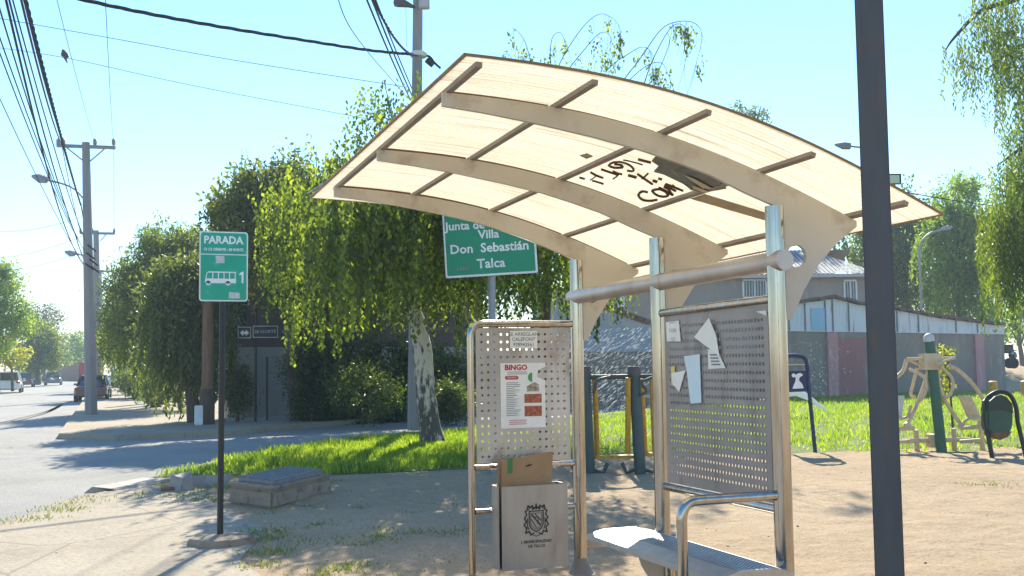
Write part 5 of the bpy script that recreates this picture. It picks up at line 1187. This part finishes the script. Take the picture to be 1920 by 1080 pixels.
bushtree('olive_tree', 'big olive green tree spreading over the corner house left of the birch', G(560, 32), [(P(520, 420, 30), (1.8, 1.8, 1.6)), (P(455, 420, 30.5), (1.0, 1.4, 1.3)), (P(590, 400, 30), (1.7, 1.7, 1.5)), (P(540, 500, 30), (2.0, 1.5, 1.2)), (P(640, 520, 31), (1.8, 1.4, 1.5)), (P(720, 470, 31), (1.7, 1.5, 1.7)), (P(800, 500, 32), (1.6, 1.4, 1.6)), (P(500, 360, 30), (1.0, 1.0, .7))], M['olive'], 900, 75, .24, .17, .075, .28, twigs=70)
# shrubs at the foot of the wall
for x, y, D_, r, lab, lm in ((690, 735, 29.5, (1.1, .9, .75), 'dark green bush at the foot of the corner wall, left of the birch trunk', 'darkleaf'), (600, 725, 31.5, (1.2, .9, 1.1), 'dark leafy shrub between the street sign and the birch', 'darkleaf'), (850, 750, 30.5, (.6, .6, .55), 'small dark bush right behind the birch trunk', 'darkleaf'), (445, 730, 31.5, (.4, .4, .7), 'thin shrub in the shade of the corner house wall', 'olive'), (575, 690, 32, (.6, .6, 1.4), 'tall dark shrub against the corner wall', 'darkleaf'), (650, 640, 33, (1.3, .9, 1.5), 'tall shaded shrub filling the wall behind the birch', 'darkleaf')):
    g_ = G(x, D_); c = P(x, y, D_); bushtree('shrub', lab, g_, [(c, r)], M[lm], 90, 45, .16, .1, .05, .06, cat='shrub')
bushtree('hedge', 'long overgrown dark hedge against the wall from the street sign to behind the birch', G(700, 32.0), [(G(600+i*34, 31.6+i*.35, 1.0+.35*math.sin(i*1.7)), (1.0, .7, 1.15+.35*math.sin(i*2.3))) for i in range(9)], M['darkleaf'], 420, 60, .19, .14, .07, .08, cat='hedge', down=.3)
# --- pepper trees along the pavement
def pepper(label, px, D_, pts, seed, lm, ncl=260, drop=(1.0, 2.6), ns=260, base_px=None):
    random.seed(seed); base = G(base_px or px, D_)
    blobs = [(P(x, y, D_+random.uniform(-.6, .6)), (r, r*.9, r*rv)) for x, y, r, rv in pts]
    S_ = []; l_ = []
    for k in range(ns):
        c, r = random.choice(blobs); a = random.uniform(0, 6.28); q = Vector(c)+Vector((math.cos(a)*r[0]*random.uniform(.6, 1.0), math.sin(a)*r[1]*random.uniform(.6, 1.0), random.uniform(-.5, .5)*r[2])); S_.append(q); l_.append(random.uniform(*drop))
    return bushtree('street_tree', label, base, blobs, M[lm], int(ncl*1.5), 70, .26, .18, .065, .22, (S_, l_, .05), twigs=40)
pepper('drooping olive pepper tree nearest the corner, hanging over the pavement', 375, 31.5, [(340, 560, 1.0, 1.0), (375, 535, .9, .9), (325, 610, .85, .9), (385, 590, .55, 1.3), (372, 570, .7, 1)], 3, 'pepperleaf', base_px=365, ns=420)
pepper('rounded dark street tree with bright spiky top behind the PARADA sign', 300, 44, [(300, 520, 1.6, 1.3), (340, 490, 1.4, 1.0), (255, 570, 1.3, 1.5), (370, 480, 1.2, .9), (290, 620, 1.5, 1.2), (240, 640, 1.0, 1.0)], 4, 'midleaf', 340, (.6, 1.6), 160, 292)
pepper('low spreading street tree further along the pavement above the pickup', 255, 60, [(245, 610, 1.6, 1.3), (215, 640, 1.0, 1.2), (275, 640, 1.4, 1.1), (225, 575, 1.0, 1.0)], 5, 'darkleaf', 220, (.5, 1.5), 120, 288)
pepper('distant street tree over the pavement just right of the second pole', 215, 80, [(215, 640, 1.6, 1.3), (235, 610, 1.4, 1.2), (205, 600, 1.0, 1.2)], 6, 'midleaf', 150, (.5, 1.2), 60, 232)
for px_, D_, lab in ((285, 49, 'left'), (302, 47, 'right')):
    q = G(px_, D_); tag(MB().tube([q, up_(q, 1.5), up_(q, 3.6)], [.22, .18, .16], 9).build('tree_stem', M['trunk'], smooth=True), 'dark bare stem under the street trees, %s of two' % lab, 'tree trunk', 'pair of dark stems on the pavement')
# low hedge under the street trees
for px_, D_, r, lab in ((340, 40, (1.3, 1.2, 1.1), 'leafy hedge mass below the drooping pepper tree'), (270, 55, (1.2, 1, .8), 'bright low hedge beneath the distant street trees'), (245, 66, (1.1, 1, .9), 'small hedge further back beside the pavement')):
    bushtree('hedge', lab, G(px_, D_), [(G(px_, D_, r[2]), r)], M['darkleaf'], 90, 45, .2, .12, .06, .08, cat='hedge')
# --- left side of the street
bushtree('street_tree', 'bright green tree at the far left edge above the parked SUV', G(-5, 74), [(P(-5, 560, 74), (1.9, 1.8, 2.3)), (P(25, 600, 74), (1.4, 1.5, 1.6)), (P(-20, 640, 74), (1.5, 1.5, 1.4)), (P(0, 520, 75), (1.2, 1.2, 1.2))], M['brightleaf'], 260, 45, .3, .22, .13, .25, down=.2)
bushtree('street_tree', 'mid green round tree behind the parked cars on the left', G(72, 112), [(P(70, 645, 112), (2.3, 2, 2.2)), (P(55, 672, 112), (2, 2, 1.5)), (P(88, 665, 112), (1.8, 2, 1.8)), (P(62, 620, 112), (1.5, 1.5, 1.2))], M['midleaf'], 220, 40, .4, .3, .17, .3, down=.2)
bushtree('street_tree', 'yellow green bush overhanging the red banner at far left', G(25, 80), [(P(20, 665, 80), (1.2, 1.2, .9)), (P(2, 655, 80), (1.0, 1, .8))], M['yellowleaf'], 60, 40, .25, .2, .12, .12, cat='bush')
bushtree('bare_tree', 'grey brown half bare tree rising over the left street trees', G(85, 138), [(P(62, 610, 138), (2.6, 2, 2.2)), (P(85, 620, 138), (2.6, 2, 2.2)), (P(95, 590, 138), (2.2, 2, 1.6)), (P(60, 580, 138), (1.4, 1.4, 1.2))], M['grayleaf'], 110, 30, .5, .3, .14, .3, twigs=60)
bushtree('distant_tree', 'pale green tree closing the far end of the street', G(140, 190), [(P(140, 655, 190), (3.4, 3, 3.2)), (P(120, 672, 190), (2.8, 3, 2.2)), (P(158, 665, 190), (2.8, 3, 2.6)), (P(150, 640, 190), (2.2, 2, 2))], M['brightleaf'], 200, 30, .6, .4, .22, .3)
bushtree('distant_tree', 'dark distant tree left of the pale green one', G(108, 175), [(P(106, 672, 175), (2.4, 2.4, 2.2)), (P(100, 655, 175), (1.8, 2, 1.8))], M['midleaf'], 120, 30, .5, .4, .22, .3)
# --- right side: willows and others
random.seed(21)
def willow(label, px, D_, ys, blobsr, strandspec, lm, trunk_r, L, Wd, spc, base_px=None, limbsx=()):
    base = G(base_px or px, D_); t = tree('willow_tree', label, base); tb = MB()
    tb.tube(spline([base, P(px, 560, D_), P(px, ys, D_)], 5), [float(r) for r in np.linspace(trunk_r, trunk_r*.3, 11)], 10)
    for lx in limbsx: tb.tube(spline([P(x, y, D_+random.uniform(-.3, .3)) for x, y in lx], 5), [float(r) for r in np.linspace(trunk_r*.3, .012, 5*(len(lx)-1)+1)], 7)
    tb.build('trunk', M['trunk'], t, smooth=True)
    S_ = []; l_ = []
    for x0, x1, y0, y1, n, la, lb, dsp in strandspec:
        for k in range(n): S_.append(P(random.uniform(x0, x1), random.uniform(y0, y1), D_+random.uniform(-dsp, dsp))); l_.append(random.uniform(la, lb))
    C, A, T = strand_pts(S_, l_, spc, .08, .035)
    leaf_mesh('crown', C, A, rng.uniform(L*.7, L*1.3, len(C)), rng.uniform(Wd*.7, Wd*1.3, len(C)), M[lm], t, None, T); return t
willow('tall weeping willow hanging down the right edge of the picture', 1990, 24, -60, None, [(1822, 1990, -70, 60, 150, .6, 2.0, 1.5), (1845, 1990, 40, 150, 120, .6, 1.9, 1.5), (1875, 1990, 150, 330, 95, .5, 1.6, 1.5), (1770, 1800, 85, 105, 9, .7, 1.3, .3), (1795, 1840, 20, 110, 26, .6, 1.6, .6), (1885, 1990, 240, 420, 200, .6, 1.5, 1.4), (1855, 1990, 300, 440, 240, .6, 1.6, 1.4), (1835, 1990, 380, 470, 260, .5, 1.5, 1.2), (1900, 1990, 420, 540, 120, .4, 1.3, 1), (1838, 1990, 460, 540, 160, .4, 1.2, 1.2)], 'willow', .3, .13, .035, .045, 2010, [[(1990, -40), (1900, 0), (1840, 20), (1790, 70), (1772, 95)], [(1990, 60), (1910, 90), (1850, 130)], [(1990, 260), (1930, 270), (1870, 310)]])
def hangers(blobs, n, la, lb):
    S_ = []; l_ = []
    for k in range(n):
        c, r = random.choice(blobs); a = random.uniform(0, 6.28); S_.append(Vector(c)+Vector((math.cos(a)*r[0]*random.uniform(.5, 1), math.sin(a)*r[1]*random.uniform(.5, 1), random.uniform(-.6, .5)*r[2]))); l_.append(random.uniform(la, lb))
    return S_, l_, .09
bl_ = [(P(x, y, 64), (r, r, r*v)) for x, y, r, v in ((1800, 385, 1.7, 1.1), (1770, 420, 1.5, 1.2), (1835, 420, 1.6, 1.2), (1800, 470, 2.0, 1.2), (1745, 460, 1.2, 1.2), (1860, 480, 1.6, 1.3), (1790, 540, 1.8, 1.2), (1850, 550, 1.6, 1.2))]
bushtree('willow_tree', 'broad pale willow in the middle distance behind the shed roof', G(1800, 64), bl_, M['brightleaf'], 330, 45, .36, .3, .11, .35, hangers(bl_, 260, 1.2, 3.6))
bl_ = [(P(x, y, 72), (r, r, r*v)) for x, y, r, v in ((1700, 390, 1.5, 1.2), (1672, 430, 1.6, 1.3), (1720, 450, 1.8, 1.3), (1690, 510, 2.0, 1.2), (1640, 500, 1.6, 1.3), (1740, 540, 1.8, 1.1), (1660, 560, 1.8, 1.1), (1590, 440, 1.3, 1.2))]
bushtree('willow_tree', 'dark feathery tree behind the dark post and the shed', G(1690, 72), bl_, M['midleaf'], 330, 45, .36, .32, .14, .35, hangers(bl_, 200, 1.0, 2.6))
bushtree('tall_tree', 'slim tall tree whose top shows just above the shelter roof', G(1398, 74), [(P(1400, 228, 74), (1.6, 1.4, 1.3)), (P(1380, 210, 74), (.8, .8, .9)), (P(1420, 215, 74), (.7, .7, 1.0)), (P(1398, 300, 74), (2.2, 2, 3.4)), (P(1398, 400, 74), (2.4, 2, 3))], M['olive'], 150, 34, .3, .3, .12, .3, twigs=10)
bushtree('shrub', 'yellow flowering shrub behind the gym machine', G(1778, 22), [(P(1776, 657, 22), (.2, .2, .13)), (P(1765, 720, 22), (.2, .2, .4))], M['yellowleaf'], 26, 18, .07, .1, .05, .03, cat='shrub')
bushtree('distant_tree', 'distant tree crown at the far right behind the dirt bank', G(1915, 95), [(P(1905, 605, 95), (3.6, 3, 1.6)), (P(1960, 590, 95), (3.6, 3, 2.6))], M['brightleaf'], 90, 36, .5, .4, .2, .3)

# ================================================================== HAZE (thin summer air)
hz = MB().box((0, 110, 19), (420, 420, 43)).build('haze', None); hz['kind'] = 'stuff'
hm_ = bpy.data.materials.new('haze'); hm_.use_nodes = True; ht = hm_.node_tree
for n_ in list(ht.nodes):
    if n_.type != 'OUTPUT_MATERIAL': ht.nodes.remove(n_)
pv = ht.nodes.new('ShaderNodeVolumePrincipled'); pv.inputs['Color'].default_value = (.7, .9, 1, 1); pv.inputs['Density'].default_value = .001; pv.inputs['Anisotropy'].default_value = .1
ht.links.new(pv.outputs[0], [n_ for n_ in ht.nodes if n_.type == 'OUTPUT_MATERIAL'][0].inputs['Volume']); hz.data.materials.append(hm_)
S.cycles.volume_bounces = 0
